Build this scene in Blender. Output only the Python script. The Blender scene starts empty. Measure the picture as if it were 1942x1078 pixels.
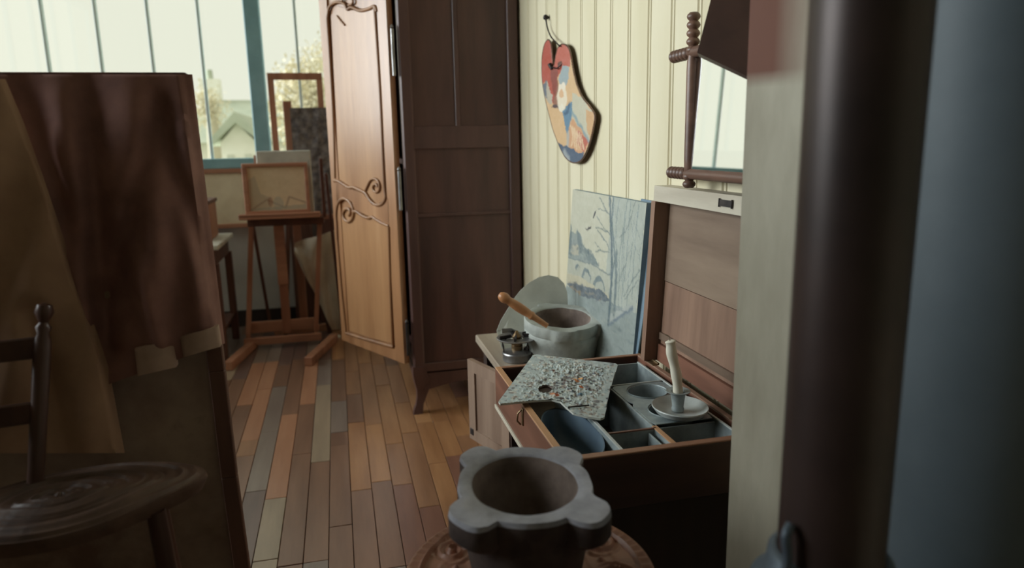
import bpy, bmesh, math, random
import numpy as np
from mathutils import Vector, Matrix, noise
random.seed(7)
S = bpy.context.scene
COL = S.collection

# ------------------------------------------------------------------ camera
F, CX, CY, EYE = 1350.0, 971.0, 539.0, 1.3
YAW, PIT, ROL = math.radians(13.5), math.radians(11.3), math.radians(1.17)
fw = Vector((math.sin(YAW)*math.cos(PIT), math.cos(YAW)*math.cos(PIT), -math.sin(PIT)))
r0 = Vector((math.cos(YAW), -math.sin(YAW), 0)); u0 = r0.cross(fw)
RT = r0*math.cos(ROL)-u0*math.sin(ROL); UP = u0*math.cos(ROL)+r0*math.sin(ROL)
cam = bpy.data.cameras.new('camera'); camo = bpy.data.objects.new('camera', cam); COL.objects.link(camo)
m = Matrix((RT, UP, -fw)).transposed().to_4x4(); m.translation = (0, 0, EYE); camo.matrix_world = m
cam.sensor_width = 36; cam.lens = F/1942*36; cam.clip_start = 0.05; cam.clip_end = 300
cam.dof.use_dof = True; cam.dof.focus_distance = 1.75; cam.dof.aperture_fstop = 2.7
S.camera = camo
# ------------------------------------------------------------------ sky, sun, exposure
w = bpy.data.worlds.new('sky'); S.world = w; w.use_nodes = True
bg = w.node_tree.nodes['Background']; bg.inputs[0].default_value = (0.935, 0.935, 0.79, 1); bg.inputs[1].default_value = 1.0
sd = bpy.data.lights.new('hazy_sun', 'SUN'); sd.energy = 8.2; sd.angle = math.radians(52); sd.color = (0.90, 0.95, 1.0)
so = bpy.data.objects.new('hazy_sun', sd); COL.objects.link(so)
so.rotation_euler = Vector((0.92, -0.20, -0.21)).to_track_quat('-Z', 'Y').to_euler()
S.view_settings.view_transform = 'Standard'; S.view_settings.look = 'None'
S.view_settings.exposure = 0.0; S.view_settings.gamma = 1.0; S.view_settings.use_curve_mapping = False

def ray(x, y): return fw*F + RT*(x-CX) - UP*(y-CY)
O = Vector((0, 0, EYE))
def at_z(x, y, z): d = ray(x, y); return O + d*((z-EYE)/d.z)
def at_x(x, y, X): d = ray(x, y); return O + d*(X/d.x)
def at_y(x, y, Y): d = ray(x, y); return O + d*(Y/d.y)
def at_d(x, y, dist): return O + ray(x, y)*(dist/F)
def at_pl(x, y, p, n): d = ray(x, y); return O + d*((p-O).dot(n)/d.dot(n))

# ------------------------------------------------------------------ materials
def srgb(r, g, b):
    f = lambda c: (c/255/12.92) if c/255 <= .04045 else ((c/255+.055)/1.055)**2.4
    return (f(r), f(g), f(b), 1)
MATS = {}
def newmat(name):
    m = bpy.data.materials.new(name); m.use_nodes = True
    nt = m.node_tree; b = nt.nodes['Principled BSDF']; MATS[name] = m
    return m, nt, b
def mottled(name, c1, c2, scale=6, rough=.7, stretch=(1, 1, 1), bump=.15, metal=0, c3=None, detail=6, fine=0, spec=.5, pos=(.35, .65)):
    """noise-coloured surface; stretch squeezes the pattern along axes (wood grain)"""
    m, nt, b = newmat(name); N = nt.nodes; L = nt.links
    tc = N.new('ShaderNodeTexCoord'); mp = N.new('ShaderNodeMapping'); mp.inputs['Scale'].default_value = stretch
    oi = N.new('ShaderNodeObjectInfo'); ad = N.new('ShaderNodeVectorMath'); ad.operation = 'ADD'
    ml = N.new('ShaderNodeMath'); ml.operation = 'MULTIPLY'; ml.inputs[1].default_value = 37.0
    L.new(oi.outputs['Random'], ml.inputs[0]); L.new(tc.outputs['Object'], mp.inputs[0])
    L.new(mp.outputs[0], ad.inputs[0]); L.new(ml.outputs[0], ad.inputs[1])
    nz = N.new('ShaderNodeTexNoise'); nz.inputs['Scale'].default_value = scale; nz.inputs['Detail'].default_value = detail
    nz.inputs['Roughness'].default_value = .6
    L.new(ad.outputs[0], nz.inputs['Vector'])
    cr = N.new('ShaderNodeValToRGB'); cr.color_ramp.elements[0].position = pos[0]; cr.color_ramp.elements[1].position = pos[1]
    cr.color_ramp.elements[0].color = c1; cr.color_ramp.elements[1].color = c2
    if c3: e = cr.color_ramp.elements.new(.8); e.color = c3
    L.new(nz.outputs['Fac'], cr.inputs[0]); L.new(cr.outputs[0], b.inputs['Base Color'])
    b.inputs['Roughness'].default_value = rough; b.inputs['Metallic'].default_value = metal
    b.inputs['Specular IOR Level'].default_value = spec
    if bump:
        bp = N.new('ShaderNodeBump'); bp.inputs['Strength'].default_value = bump; bp.inputs['Distance'].default_value = .004
        n2 = N.new('ShaderNodeTexNoise'); n2.inputs['Scale'].default_value = scale*(fine or 2.5); n2.inputs['Detail'].default_value = 5
        L.new(ad.outputs[0], n2.inputs['Vector']); L.new(n2.outputs['Fac'], bp.inputs['Height']); L.new(bp.outputs[0], b.inputs['Normal'])
    return m
def wood(name, c1, c2, axis='z', scale=14, rough=.5, bump=.2, c3=None, spec=.5):
    st = {'x': (.12, 1, 1), 'y': (1, .12, 1), 'z': (1, 1, .12)}[axis]
    return mottled(name, c1, c2, scale, rough, st, bump, c3=c3, spec=spec)

M_armoire = wood('dark stained walnut', srgb(78, 54, 52), srgb(100, 72, 68), 'z', 9, .42, .12)
M_arm_panel = wood('dark walnut panel', srgb(70, 48, 47), srgb(104, 72, 66), 'z', 7, .4, .12)
M_door = wood('honey oak', srgb(142, 96, 60), srgb(176, 128, 88), 'z', 8, .34, .15, srgb(192, 148, 108), spec=.9)
M_doorp = wood('honey oak panel', srgb(146, 100, 64), srgb(182, 136, 94), 'z', 6, .32, .12, srgb(198, 154, 114), spec=.9)
M_mold = wood('carved oak', srgb(128, 88, 58), srgb(164, 120, 82), 'z', 8, .4, .1)
M_iron = mottled('aged iron', srgb(38, 36, 38), srgb(70, 64, 62), 20, .5, metal=.7)
M_pipe = mottled('blackened sheet iron', srgb(44, 34, 32), srgb(62, 48, 44), 5, .42, metal=.35, bump=.05)
M_stone = mottled('worn grey stone', srgb(140, 140, 146), srgb(170, 170, 178), 22, .6, bump=.5, c3=srgb(178, 176, 180))
M_stone_shade = mottled('shaded stone flank', srgb(56, 44, 40), srgb(80, 66, 60), 18, .8, bump=.5)  # shade on the near mortar's outer side, put into a darker stone colour
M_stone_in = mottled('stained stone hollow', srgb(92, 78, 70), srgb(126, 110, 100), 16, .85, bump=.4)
M_stone2 = mottled('pale greenish stone', srgb(142, 146, 140), srgb(172, 176, 168), 16, .7, bump=.5, c3=srgb(188, 192, 184))
M_carve = wood('carved reddish wood', srgb(138, 94, 76), srgb(172, 124, 102), 'x', 10, .45, .15)
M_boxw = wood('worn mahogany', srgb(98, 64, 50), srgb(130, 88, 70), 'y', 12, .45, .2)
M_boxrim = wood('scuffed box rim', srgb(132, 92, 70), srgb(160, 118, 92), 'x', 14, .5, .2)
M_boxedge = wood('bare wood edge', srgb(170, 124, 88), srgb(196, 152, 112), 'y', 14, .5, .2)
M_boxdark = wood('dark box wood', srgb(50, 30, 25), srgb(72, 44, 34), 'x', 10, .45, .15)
M_zinc = mottled('dull zinc', srgb(126, 136, 138), srgb(162, 172, 172), 18, .5, metal=.25, bump=.15, c3=srgb(178, 184, 178))
M_zincfl = mottled('stained zinc floor', srgb(96, 84, 72), srgb(132, 118, 102), 16, .6, metal=.1, bump=.2)
M_lid = wood('worn lid panel', srgb(104, 84, 70), srgb(142, 122, 104), 'y', 9, .42, .2, srgb(160, 144, 128))
M_lidfr = wood('lid frame brown', srgb(116, 88, 72), srgb(150, 118, 98), 'z', 12, .5, .2)
M_lidtop = wood('scuffed pale rail', srgb(176, 166, 148), srgb(202, 194, 176), 'y', 12, .55, .3)
M_table = wood('scuffed pale table top', srgb(138, 122, 106), srgb(172, 160, 142), 'y', 9, .5, .3, srgb(190, 182, 166))
M_tabdark = wood('dark table carcass', srgb(34, 22, 18), srgb(52, 34, 28), 'z', 9, .6, .2)
M_cabdoor = wood('grey brown cupboard wood', srgb(122, 98, 82), srgb(154, 130, 112), 'z', 9, .5, .2)
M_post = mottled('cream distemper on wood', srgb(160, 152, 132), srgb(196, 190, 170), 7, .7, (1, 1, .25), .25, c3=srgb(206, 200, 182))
M_column = mottled('blue grey plaster', srgb(76, 86, 92), srgb(90, 100, 106), 3, .6, bump=.1)
M_collar = mottled('blue grey iron collar', srgb(74, 84, 94), srgb(96, 106, 114), 8, .5, metal=.4)
M_colbase = mottled('brown iron base', srgb(70, 52, 44), srgb(92, 70, 60), 5, .6, bump=.1)
M_plank = mottled('cream painted boards', srgb(206, 196, 164), srgb(217, 208, 180), 3, .55, (1, 1, .3), .06)
M_wall = mottled('pale plaster', srgb(206, 206, 206), srgb(220, 220, 220), 4, .8, bump=.1)
M_wallb = mottled('grey plaster', srgb(176, 170, 162), srgb(190, 184, 174), 4, .8, bump=.1)
M_base = mottled('dark skirting', srgb(44, 36, 36), srgb(58, 48, 46), 8, .6)
M_ceil = mottled('ceiling distemper', srgb(226, 224, 216), srgb(236, 234, 226), 4, .85, bump=.05)
M_winfr = mottled('blue grey window paint', srgb(142, 186, 198), srgb(154, 198, 210), 8, .5, bump=.05)
M_barm = mottled('thin iron bars paint', srgb(214, 232, 232), srgb(222, 238, 238), 8, .5, bump=.0)
M_eas = wood('easel beech', srgb(160, 108, 84), srgb(190, 136, 108), 'z', 14, .5, .1)
M_easx = wood('easel beech crosswise', srgb(162, 112, 88), srgb(194, 142, 114), 'x', 14, .5, .1)
M_batten = wood('dark batten', srgb(96, 66, 54), srgb(120, 84, 68), 'z', 14, .6, .1)
M_easd = wood('easel dark wood', srgb(84, 54, 46), srgb(112, 74, 60), 'z', 14, .5, .1)
M_canvas = mottled('primed canvas back', srgb(222, 206, 176), srgb(234, 220, 192), 9, .8, bump=.1)
M_darkcv = mottled('dark rough canvas', srgb(84, 78, 80), srgb(136, 126, 120), 26, .8, bump=.6)
M_whitep = mottled('chalky white paint', srgb(196, 192, 178), srgb(216, 212, 200), 8, .5, bump=.1)
M_cloth = mottled('cream cloth', srgb(200, 186, 164), srgb(216, 204, 184), 8, .85, bump=.15)
M_smock = mottled('brown linen smock', srgb(124, 88, 80), srgb(152, 110, 98), 9, .9, bump=.3, c3=srgb(130, 108, 110))
M_smock2 = mottled('tan coat cloth', srgb(150, 116, 92), srgb(172, 138, 110), 7, .9, bump=.3)
M_cuff = mottled('faded cuff', srgb(168, 142, 124), srgb(188, 160, 142), 12, .9, bump=.2)
M_stain = mottled('paint stained screen', srgb(110, 82, 66), srgb(160, 138, 116), 5, .85, bump=.2, c3=srgb(66, 46, 38))
M_straw = mottled('woven rush', srgb(64, 44, 34), srgb(96, 72, 58), 18, .55, (1, .2, 1), .5)
M_dkwood = wood('dark turned wood', srgb(56, 36, 28), srgb(84, 54, 42), 'z', 12, .4, .1)
M_frame = wood('turned mirror wood', srgb(92, 68, 58), srgb(128, 98, 82), 'y', 14, .4, .1)
M_board = wood('near black board', srgb(58, 40, 34), srgb(84, 60, 50), 'y', 5, .4, .1)
M_wax = mottled('candle wax', srgb(226, 220, 200), srgb(236, 230, 212), 10, .45, bump=.05)
M_wick = mottled('burnt wick', srgb(130, 116, 100), srgb(150, 136, 118), 10, .8)
M_enamel = mottled('pale enamel', srgb(164, 170, 168), srgb(188, 192, 188), 12, .35, bump=.08, c3=srgb(140, 128, 112))
M_brass = mottled('old brass', srgb(112, 92, 66), srgb(150, 128, 98), 14, .4, metal=.8)
M_steel = mottled('worn steel', srgb(120, 118, 118), srgb(160, 158, 156), 14, .38, metal=.8)
M_gpan = mottled('blue grey enamel pan', srgb(88, 104, 118), srgb(108, 126, 138), 6, .3, bump=.05)
M_pal2 = mottled('pale plywood palette', srgb(186, 188, 178), srgb(206, 208, 198), 10, .6, bump=.1)
M_pestle = wood('pestle boxwood', srgb(176, 122, 80), srgb(204, 148, 102), 'z', 10, .4, .1)
M_red = mottled('red lead paint', srgb(168, 92, 76), srgb(180, 100, 82), 8, .6, bump=.05)
M_houses = mottled('pale render', srgb(244, 242, 228), srgb(250, 248, 236), 2, .9, bump=0)  # haze is put into these pale outdoor colours, down to the ground
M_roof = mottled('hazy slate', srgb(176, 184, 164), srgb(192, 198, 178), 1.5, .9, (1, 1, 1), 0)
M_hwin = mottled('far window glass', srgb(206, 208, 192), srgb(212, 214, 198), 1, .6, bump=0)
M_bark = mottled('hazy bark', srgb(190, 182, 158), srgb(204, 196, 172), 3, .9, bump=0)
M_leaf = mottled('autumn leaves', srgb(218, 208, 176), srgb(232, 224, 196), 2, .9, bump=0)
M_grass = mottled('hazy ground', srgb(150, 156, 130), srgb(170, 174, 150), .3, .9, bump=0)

mm, nt, b = newmat('mirror glass'); b.inputs['Metallic'].default_value = 1; b.inputs['Roughness'].default_value = .015
b.inputs['Base Color'].default_value = (.95, .96, .95, 1); M_mirror = mm
mm, nt, b = newmat('window glass'); N = nt.nodes
tr = N.new('ShaderNodeBsdfTransparent'); tr.inputs[0].default_value = (.97, .985, .975, 1)
gl = N.new('ShaderNodeBsdfGlossy'); gl.inputs['Roughness'].default_value = .02
mx = N.new('ShaderNodeMixShader'); mx.inputs[0].default_value = .04
nt.links.new(tr.outputs[0], mx.inputs[1]); nt.links.new(gl.outputs[0], mx.inputs[2]); nt.links.new(mx.outputs[0], N['Material Output'].inputs[0]); M_glass = mm
def attr_mat(name, rough=.6, bump=0):
    m, nt, b = newmat(name); a = nt.nodes.new('ShaderNodeVertexColor'); a.layer_name = 'paint'
    nt.links.new(a.outputs[0], b.inputs['Base Color']); b.inputs['Roughness'].default_value = rough; return m
M_print = attr_mat('oil paint', .6)

# ------------------------------------------------------------------ helpers
ORG = {}
def props(o, label=None, cat=None, group=None, kind=None):
    if label: o['label'] = label
    if cat: o['category'] = cat
    if group: o['group'] = group
    if kind: o['kind'] = kind
    return o
def thing(name, label, cat, loc, group=None):
    o = bpy.data.objects.new(name, None); COL.objects.link(o); o.location = loc; o.empty_display_size = .05
    ORG[o.name] = Vector(loc); return props(o, label, cat, group)
def obj(name, vf, mat, parent=None, smooth=False, org=None):
    vs, fs = vf
    if parent is not None: og = ORG[parent.name]
    else: og = Vector(org) if org is not None else Vector((0, 0, 0))
    me = bpy.data.meshes.new(name); me.from_pydata([tuple(Vector(v)-og) for v in vs], [], fs); me.validate(); me.update()
    if mat: me.materials.append(mat)
    bm = bmesh.new(); bm.from_mesh(me); bmesh.ops.recalc_face_normals(bm, faces=bm.faces); bm.to_mesh(me); bm.free()
    if smooth:
        for p in me.polygons: p.use_smooth = True
        try: me.set_sharp_from_angle(angle=math.radians(smooth if smooth > 1 else 40))
        except Exception: pass
    o = bpy.data.objects.new(name, me); COL.objects.link(o)
    if parent is not None: o.parent = parent
    else: o.location = og
    ORG[o.name] = og
    return o
def struct(name, vf, mat, parent=None, **k):
    o = obj(name, vf, mat, parent, **k)
    if parent is None: o['kind'] = 'structure'
    return o
def join(*vfs):
    V, Fc = [], []
    for v, f in vfs:
        n = len(V); V += list(v); Fc += [tuple(i+n for i in q) for q in f]
    return V, Fc
def box(a, b, bev=0):
    x0, y0, z0 = [min(p, q) for p, q in zip(a, b)]; x1, y1, z1 = [max(p, q) for p, q in zip(a, b)]
    if not bev:
        v = [(x, y, z) for z in (z0, z1) for x, y in ((x0, y0), (x1, y0), (x1, y1), (x0, y1))]
        return v, [(3, 2, 1, 0), (4, 5, 6, 7), (0, 1, 5, 4), (1, 2, 6, 5), (2, 3, 7, 6), (3, 0, 4, 7)]
    bm = bmesh.new(); r = bmesh.ops.create_cube(bm, size=1)
    for q in bm.verts: q.co = Vector(((x0+x1)/2+q.co.x*(x1-x0), (y0+y1)/2+q.co.y*(y1-y0), (z0+z1)/2+q.co.z*(z1-z0)))
    bmesh.ops.bevel(bm, geom=list(bm.edges), offset=bev, segments=1, affect='EDGES')
    bm.verts.index_update(); out = [tuple(q.co) for q in bm.verts], [tuple(q.index for q in f.verts) for f in bm.faces]; bm.free(); return out
def beam(p, q, wx, wy, up=(0, 0, 1), bev=.002):
    """rectangular bar from p to q; wx along the side direction, wy along up-ish direction"""
    p, q = Vector(p), Vector(q); d = (q-p); L = d.length; d.normalize(); up = Vector(up)
    s = d.cross(up)
    if s.length < 1e-4: s = d.cross(Vector((0, 1, 0)))
    s.normalize(); t = s.cross(d).normalized()
    v, f = box((-wx/2, -wy/2, 0), (wx/2, wy/2, L), min(bev, wx/4, wy/4) if bev else 0)
    return [tuple(p+s*a[0]+t*a[1]+d*a[2]) for a in v], f
def tube(pts, r, n=10, closed=False, cap=True):
    pts = [Vector(p) for p in pts]; k = len(pts); rs = r if isinstance(r, (list, tuple)) else [r]*k
    V, Fc = [], []; prev = None
    for i, p in enumerate(pts):
        a = pts[(i-1) % k] if (closed or i > 0) else p; b = pts[(i+1) % k] if (closed or i < k-1) else p
        d = (b-a).normalized() if (b-a).length > 1e-9 else Vector((0, 0, 1))
        if prev is None:
            s = d.cross(Vector((0, 0, 1)));
            if s.length < 1e-3: s = d.cross(Vector((0, 1, 0)))
        else: s = prev-d*prev.dot(d)
        s.normalize(); prev = s; t = d.cross(s)
        for j in range(n):
            an = 2*math.pi*j/n; V.append(tuple(p+(s*math.cos(an)+t*math.sin(an))*rs[i]))
    for i in range(k if closed else k-1):
        for j in range(n):
            i2 = (i+1) % k; Fc.append((i*n+j, i*n+(j+1) % n, i2*n+(j+1) % n, i2*n+j))
    if cap and not closed: Fc += [tuple(range(n))[::-1], tuple((k-1)*n+j for j in range(n))]
    return V, Fc
def lathe(prof, c, n=40, ax=(0, 0, 1), sx=1, sy=1, closed=False):
    """prof: list of (r, h) along axis ax from centre c"""
    ax = Vector(ax).normalized(); e = ax.cross(Vector((0, 1, 0)))
    if e.length < 1e-3: e = ax.cross(Vector((1, 0, 0)))
    e.normalize(); g = ax.cross(e).normalized()
    if abs(ax.z) > .999: e, g = Vector((1, 0, 0)), Vector((0, 1, 0))
    c = Vector(c); V, Fc = [], []; k = len(prof)
    for r, h in prof:
        for j in range(n):
            a = 2*math.pi*j/n; V.append(tuple(c+ax*h+e*(r*sx*math.cos(a))+g*(r*sy*math.sin(a))))
    for i in range(k if closed else k-1):
        i2 = (i+1) % k
        for j in range(n): Fc.append((i*n+j, i*n+(j+1) % n, i2*n+(j+1) % n, i2*n+j))
    if not closed:
        if prof[0][0] > 1e-5: Fc.append(tuple(range(n))[::-1])
        if prof[-1][0] > 1e-5: Fc.append(tuple((k-1)*n+j for j in range(n)))
    return V, Fc
def prism(pts, ext):
    """planar polygon (3-D points) extruded by vector ext"""
    n = len(pts); e = Vector(ext); V = [tuple(Vector(p)) for p in pts]+[tuple(Vector(p)+e) for p in pts]
    return V, [tuple(range(n))[::-1], tuple(range(n, 2*n))]+[(i, (i+1) % n, n+(i+1) % n, n+i) for i in range(n)]
def grid(fn, nu, nv, thick=None):
    """surface fn(u,v)->point; thick: vector offset for a back side"""
    V = [tuple(fn(i/nu, j/nv)) for j in range(nv+1) for i in range(nu+1)]
    Fc = [(j*(nu+1)+i, j*(nu+1)+i+1, (j+1)*(nu+1)+i+1, (j+1)*(nu+1)+i) for j in range(nv) for i in range(nu)]
    if thick is not None:
        t = Vector(thick); n = len(V); V += [tuple(Vector(v)+t) for v in V[:n]]; Fc += [tuple(q+n for q in f)[::-1] for f in list(Fc)]
        rim = [i for i in range(nu+1)]+[j*(nu+1)+nu for j in range(1, nv+1)]+[nv*(nu+1)+i for i in range(nu-1, -1, -1)]+[j*(nu+1) for j in range(nv-1, 0, -1)]
        for a, b_ in zip(rim, rim[1:]+rim[:1]): Fc.append((a, b_, b_+n, a+n))
    return V, Fc
def rotz(vf, c, a):
    c = Vector(c); R = Matrix.Rotation(a, 3, 'Z'); return [tuple(c+R@(Vector(v)-c)) for v in vf[0]], vf[1]
def rot(vf, c, R):
    c = Vector(c); return [tuple(c+R@(Vector(v)-c)) for v in vf[0]], vf[1]
def lerp(a, b, t): return a+(b-a)*t
def smoothpath(pts, n=6):
    pts = [Vector(p) for p in pts]; out = []
    for i in range(len(pts)-1):
        p0 = pts[max(i-1, 0)]; p1 = pts[i]; p2 = pts[i+1]; p3 = pts[min(i+2, len(pts)-1)]
        for k in range(n):
            t = k/n; out.append(.5*((2*p1)+(p2-p0)*t+(2*p0-5*p1+4*p2-p3)*t*t+(3*p1-p0-3*p2+p3)*t**3))
    out.append(pts[-1]); return out

XW, YW, XL, YF, ZC = .86, 5.45, -2.7, -.9, 3.1
# ------------------------------------------------------------------ floor boards
floor = struct('floor', box((XL-.2, YF-.2, -.12), (XW+.2, YW+.2, -.022)), M_tabdark)
def fm(n, c1, c2, r=.33): return wood('floor oak '+n, srgb(*c1), srgb(*c2), 'y', 12, r, .2, spec=.85)
FM = {'gold': fm('gold', (150, 104, 70), (180, 132, 92)), 'gold2': fm('amber', (138, 98, 72), (164, 120, 88)),
      'brown': fm('brown', (116, 84, 68), (142, 106, 86)), 'grey': fm('grey', (122, 106, 98), (146, 130, 120)),
      'red': fm('red', (118, 80, 66), (142, 100, 82)), 'orange': fm('orange', (168, 118, 90), (190, 140, 110)),
      'dark': fm('dark', (96, 76, 72), (118, 94, 88)), 'pale': fm('pale', (148, 130, 110), (170, 150, 128))}
BW, BX0 = .079, -.105
over = {-2: [(3.62, 4.45, 'orange')], -3: [(2.62, 3.50, 'orange')], -1: [(2.9, 3.9, 'pale')], -5: [(3.95, 4.45, 'orange'), (3.22, 3.93, 'orange')],
        -6: [(3.7, 4.45, 'orange')], 0: [(3.2, 3.62, 'grey'), (2.35, 3.05, 'brown')], 1: [(2.6, 3.3, 'gold')], 4: [(2.4, 3.1, 'gold2')]}
rb = random.Random(5); cache = {}; nb = 0; stuffb = []
def board_mesh(L, mat):
    key = (round(L, 2), mat)
    if key not in cache:
        v, f = box((0, 0, -.022), (BW-.0022, L-.003, 0), .0014)
        me = bpy.data.meshes.new('floor_board'); me.from_pydata(v, [], f); me.materials.append(FM[mat]); me.update(); cache[key] = me
    return cache[key]
for k in range(-33, 13):
    x = BX0+k*BW
    if x < XL or x+BW > XW+.09: continue
    y = YF; fixed = sorted(over.get(k, []))
    while y < YW:
        nxt = [f for f in fixed if f[1] > y+.02]
        if nxt and y >= nxt[0][0]-.02: y1, mt = nxt[0][1], nxt[0][2]
        else:
            L = round(rb.uniform(.35, 1.0)/.05)*.05; y1 = y+L
            if nxt: y1 = min(y1, nxt[0][0])
            if nxt and nxt[0][0]-y1 < .15: y1 = nxt[0][0]
            q = rb.random()
            if x < -.15: mt = 'grey' if q < .38 else 'pale' if q < .5 else 'brown' if q < .78 else 'dark' if q < .9 else 'gold2'
            elif x < .1: mt = 'brown' if q < .3 else 'grey' if q < .5 else 'gold' if q < .75 else 'gold2'
            else: mt = 'gold' if q < .4 else 'gold2' if q < .62 else 'brown' if q < .82 else 'red'
        y1 = min(y1, YW); xr = min(x+BW, XW)
        if y1-y < .03: y = y1+1e-4; continue
        if x > -1.25 and y1 > 1.4 and nb < 300:
            o = bpy.data.objects.new('floor_board', board_mesh(y1-y, mt)); COL.objects.link(o); o.parent = floor
            o.location = (x, y, rb.uniform(-.0008, .0008)); nb += 1
        else: stuffb.append(box((x, y, -.022), (xr-.0022, y1-.003, 0)))
        y = y1
sf = obj('floor_boards', join(*stuffb), FM['brown'], floor); sf['kind'] = 'stuff'

# ------------------------------------------------------------------ right wall of beaded boards
wr = struct('wall_right', box((XW+.02, YF-.2, 0), (XW+.2, YW+.2, ZC)), M_plank)
pw = .1416; prof = [(0, .02), (0, .005), (.003, 0), (.011, 0), (.014, .006), (.018, .006), (.022, 0), (pw-.004, 0), (pw-.001, .006), (pw-.001, .02)]
V = [(d, y, z) for z in (0, ZC) for y, d in prof]; n = len(prof)
Fp = [tuple(range(n)), tuple(range(n, 2*n))[::-1]]+[(i, (i+1) % n, n+(i+1) % n, n+i) for i in range(n)]
pme = bpy.data.meshes.new('plank'); pme.from_pydata(V, [], Fp); pme.materials.append(M_plank); pme.update()
bm = bmesh.new(); bm.from_mesh(pme); bmesh.ops.recalc_face_normals(bm, faces=bm.faces); bm.to_mesh(pme); bm.free()
for k in range(-17, 28):
    y = 1.612+k*pw
    if y < YF or y+pw > YW+.02: continue
    o = bpy.data.objects.new('plank', pme); COL.objects.link(o); o.parent = wr; o.location = (XW, y, 0)

# ------------------------------------------------------------------ far wall with the studio window
SZ = 1.2
struct('wall_back', join(box((XL-.2, YW, 0), (XW+.2, YW+.2, 1.16)), box((XL-.2, YW, 2.95), (XW+.2, YW+.2, ZC)), box((.62, YW, 1.16), (XW+.2, YW+.2, 2.95))), M_wall)
struct('baseboard_back', box((XL, YW-.02, 0), (XW, YW, .12), .003), M_base)
wn = struct('window_1', join(box((XL, YW-.03, 1.155), (.62, YW+.1, 1.225), .004), box((XL, YW, 2.9), (.62, YW+.1, 2.95)),
                             box((.57, YW, 1.2), (.62, YW+.1, 2.95))), M_winfr)
for i, X in enumerate((-2.75+.317*k for k in range(1, 12))):
    big = abs(X+.50) < .1 or abs(X+2.4) < .1
    if abs(X+.50) < .2: X = -.50
    if big: obj('mullion', box((X-.052, YW-.02, 1.2), (X+.052, YW+.09, 2.92), .006), M_winfr, wn)
    else: obj('glazing_bar', box((X-.009, YW+.01, 1.2), (X+.009, YW+.05, 2.92), .003), M_barm, wn)
for k in range(11):
    a = XL+k*.317
    obj('pane', box((a, YW+.028, 1.2), (min(a+.316, .6), YW+.031, 2.92)), M_glass, wn)
# left wall with its own windows (daylight source out of frame)
zlo, zhi = 1.35, 2.98
struct('wall_left', join(box((XL-.2, YF-.2, 0), (XL, YW+.2, zlo)), box((XL-.2, YF-.2, zhi), (XL, YW+.2, ZC)),
                         box((XL-.2, YF-.2, zlo), (XL, 1.1, zhi)), box((XL-.2, 5.2, zlo), (XL, YW+.2, zhi))), M_wallb)
w2 = struct('window_2', join(box((XL-.1, 1.1, zlo), (XL+.02, 5.2, zlo+.06)), box((XL-.1, 1.1, zhi-.05), (XL, 5.2, zhi))), M_winfr)
for k in range(1, 9):
    y = .6+k*.575; obj('glazing_bar', box((XL-.06, y-.014, zlo), (XL-.02, y+.014, zhi), .003), M_winfr, w2)
    if k < 8: obj('pane', box((XL-.042, y, zlo+.05), (XL-.039, y+.575, zhi-.04)), M_glass, w2)
struct('wall_front', box((XL-.2, YF-.2, 0), (XW+.2, YF, ZC)), M_wallb)
struct('ceiling', box((XL-.2, YF-.2, ZC), (XW+.2, YW+.2, ZC+.15)), M_ceil)

# ------------------------------------------------------------------ outside
g = struct('ground', box((-60, 5.8, -4.3), (60, 90, -4)), M_grass)
def house(name, label, px0, px1, yr, ye, Y, depth, chim=None, base=-4, wins=2, gable=False, wz=None):
    a = at_y(px0, ye, Y); b_ = at_y(px1, ye, Y); r = at_y((px0+px1)/2, yr, Y+depth/2)
    t = thing(name, label, 'house', ((a.x+b_.x)/2, Y, base))
    z = a.z; x0, x1 = a.x, b_.x
    obj('walls', box((x0, Y, base), (x1, Y+depth, z)), M_houses, t)
    if gable:
        xm = (x0+x1)/2; pts = [(x0-.2, Y-.25, z-.1), (xm, Y-.25, r.z), (x1+.2, Y-.25, z-.1), (x1+.2, Y-.25, z+.05), (xm, Y-.25, r.z+.25), (x0-.2, Y-.25, z+.05)]
        pts = [pts[0], pts[5], pts[4], pts[3], pts[2], pts[1]]
        obj('gable', prism([(x0, Y+.01, z-.02), (x1, Y+.01, z-.02), (xm, Y+.01, r.z)], (0, depth-.1, 0)), M_houses, t)
        obj('roof', prism(pts, (0, depth+.5, 0)), M_roof, t)
    else:
        V = [(x0-.3, Y-.3, z), (x1+.3, Y-.3, z), (x1+.3, Y+depth+.3, z), (x0-.3, Y+depth+.3, z), (x0+.5, Y+depth/2, r.z), (x1-.5, Y+depth/2, r.z)]
        obj('roof', (V, [(0, 1, 5, 4), (1, 2, 5), (2, 3, 4, 5), (3, 0, 4), (3, 2, 1, 0)]), M_roof, t)
    for i in range(wins):
        xx = lerp(x0, x1, (i+.5)/wins); zz = z-(wz or 1.1); hw = min(.35, (x1-x0)/wins*.2)
        obj('window', box((xx-hw, Y-.05, zz-.5), (xx+hw, Y+.02, zz+.45)), M_hwin, t)
    if chim:
        for cxp in chim:
            c = at_y(cxp, yr, Y+depth/2); ch = obj('chimney', box((c.x-.35, c.y-.3, r.z-1.0), (c.x+.35, c.y+.3, r.z+.75)), M_houses, t)
            obj('chimney_pot', lathe([(.13, 0), (.11, .35)], (c.x, c.y, r.z+.75), 10), M_roof, t)
    return t
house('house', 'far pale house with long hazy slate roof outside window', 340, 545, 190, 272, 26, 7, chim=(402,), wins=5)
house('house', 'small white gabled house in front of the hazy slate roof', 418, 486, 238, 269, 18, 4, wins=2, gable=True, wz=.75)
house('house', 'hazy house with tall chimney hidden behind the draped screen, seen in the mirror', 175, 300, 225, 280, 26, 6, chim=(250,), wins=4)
house('house', 'low gabled house farthest left, hidden behind the draped screen', 0, 115, 235, 285, 26, 6, wins=3, gable=True)
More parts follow.
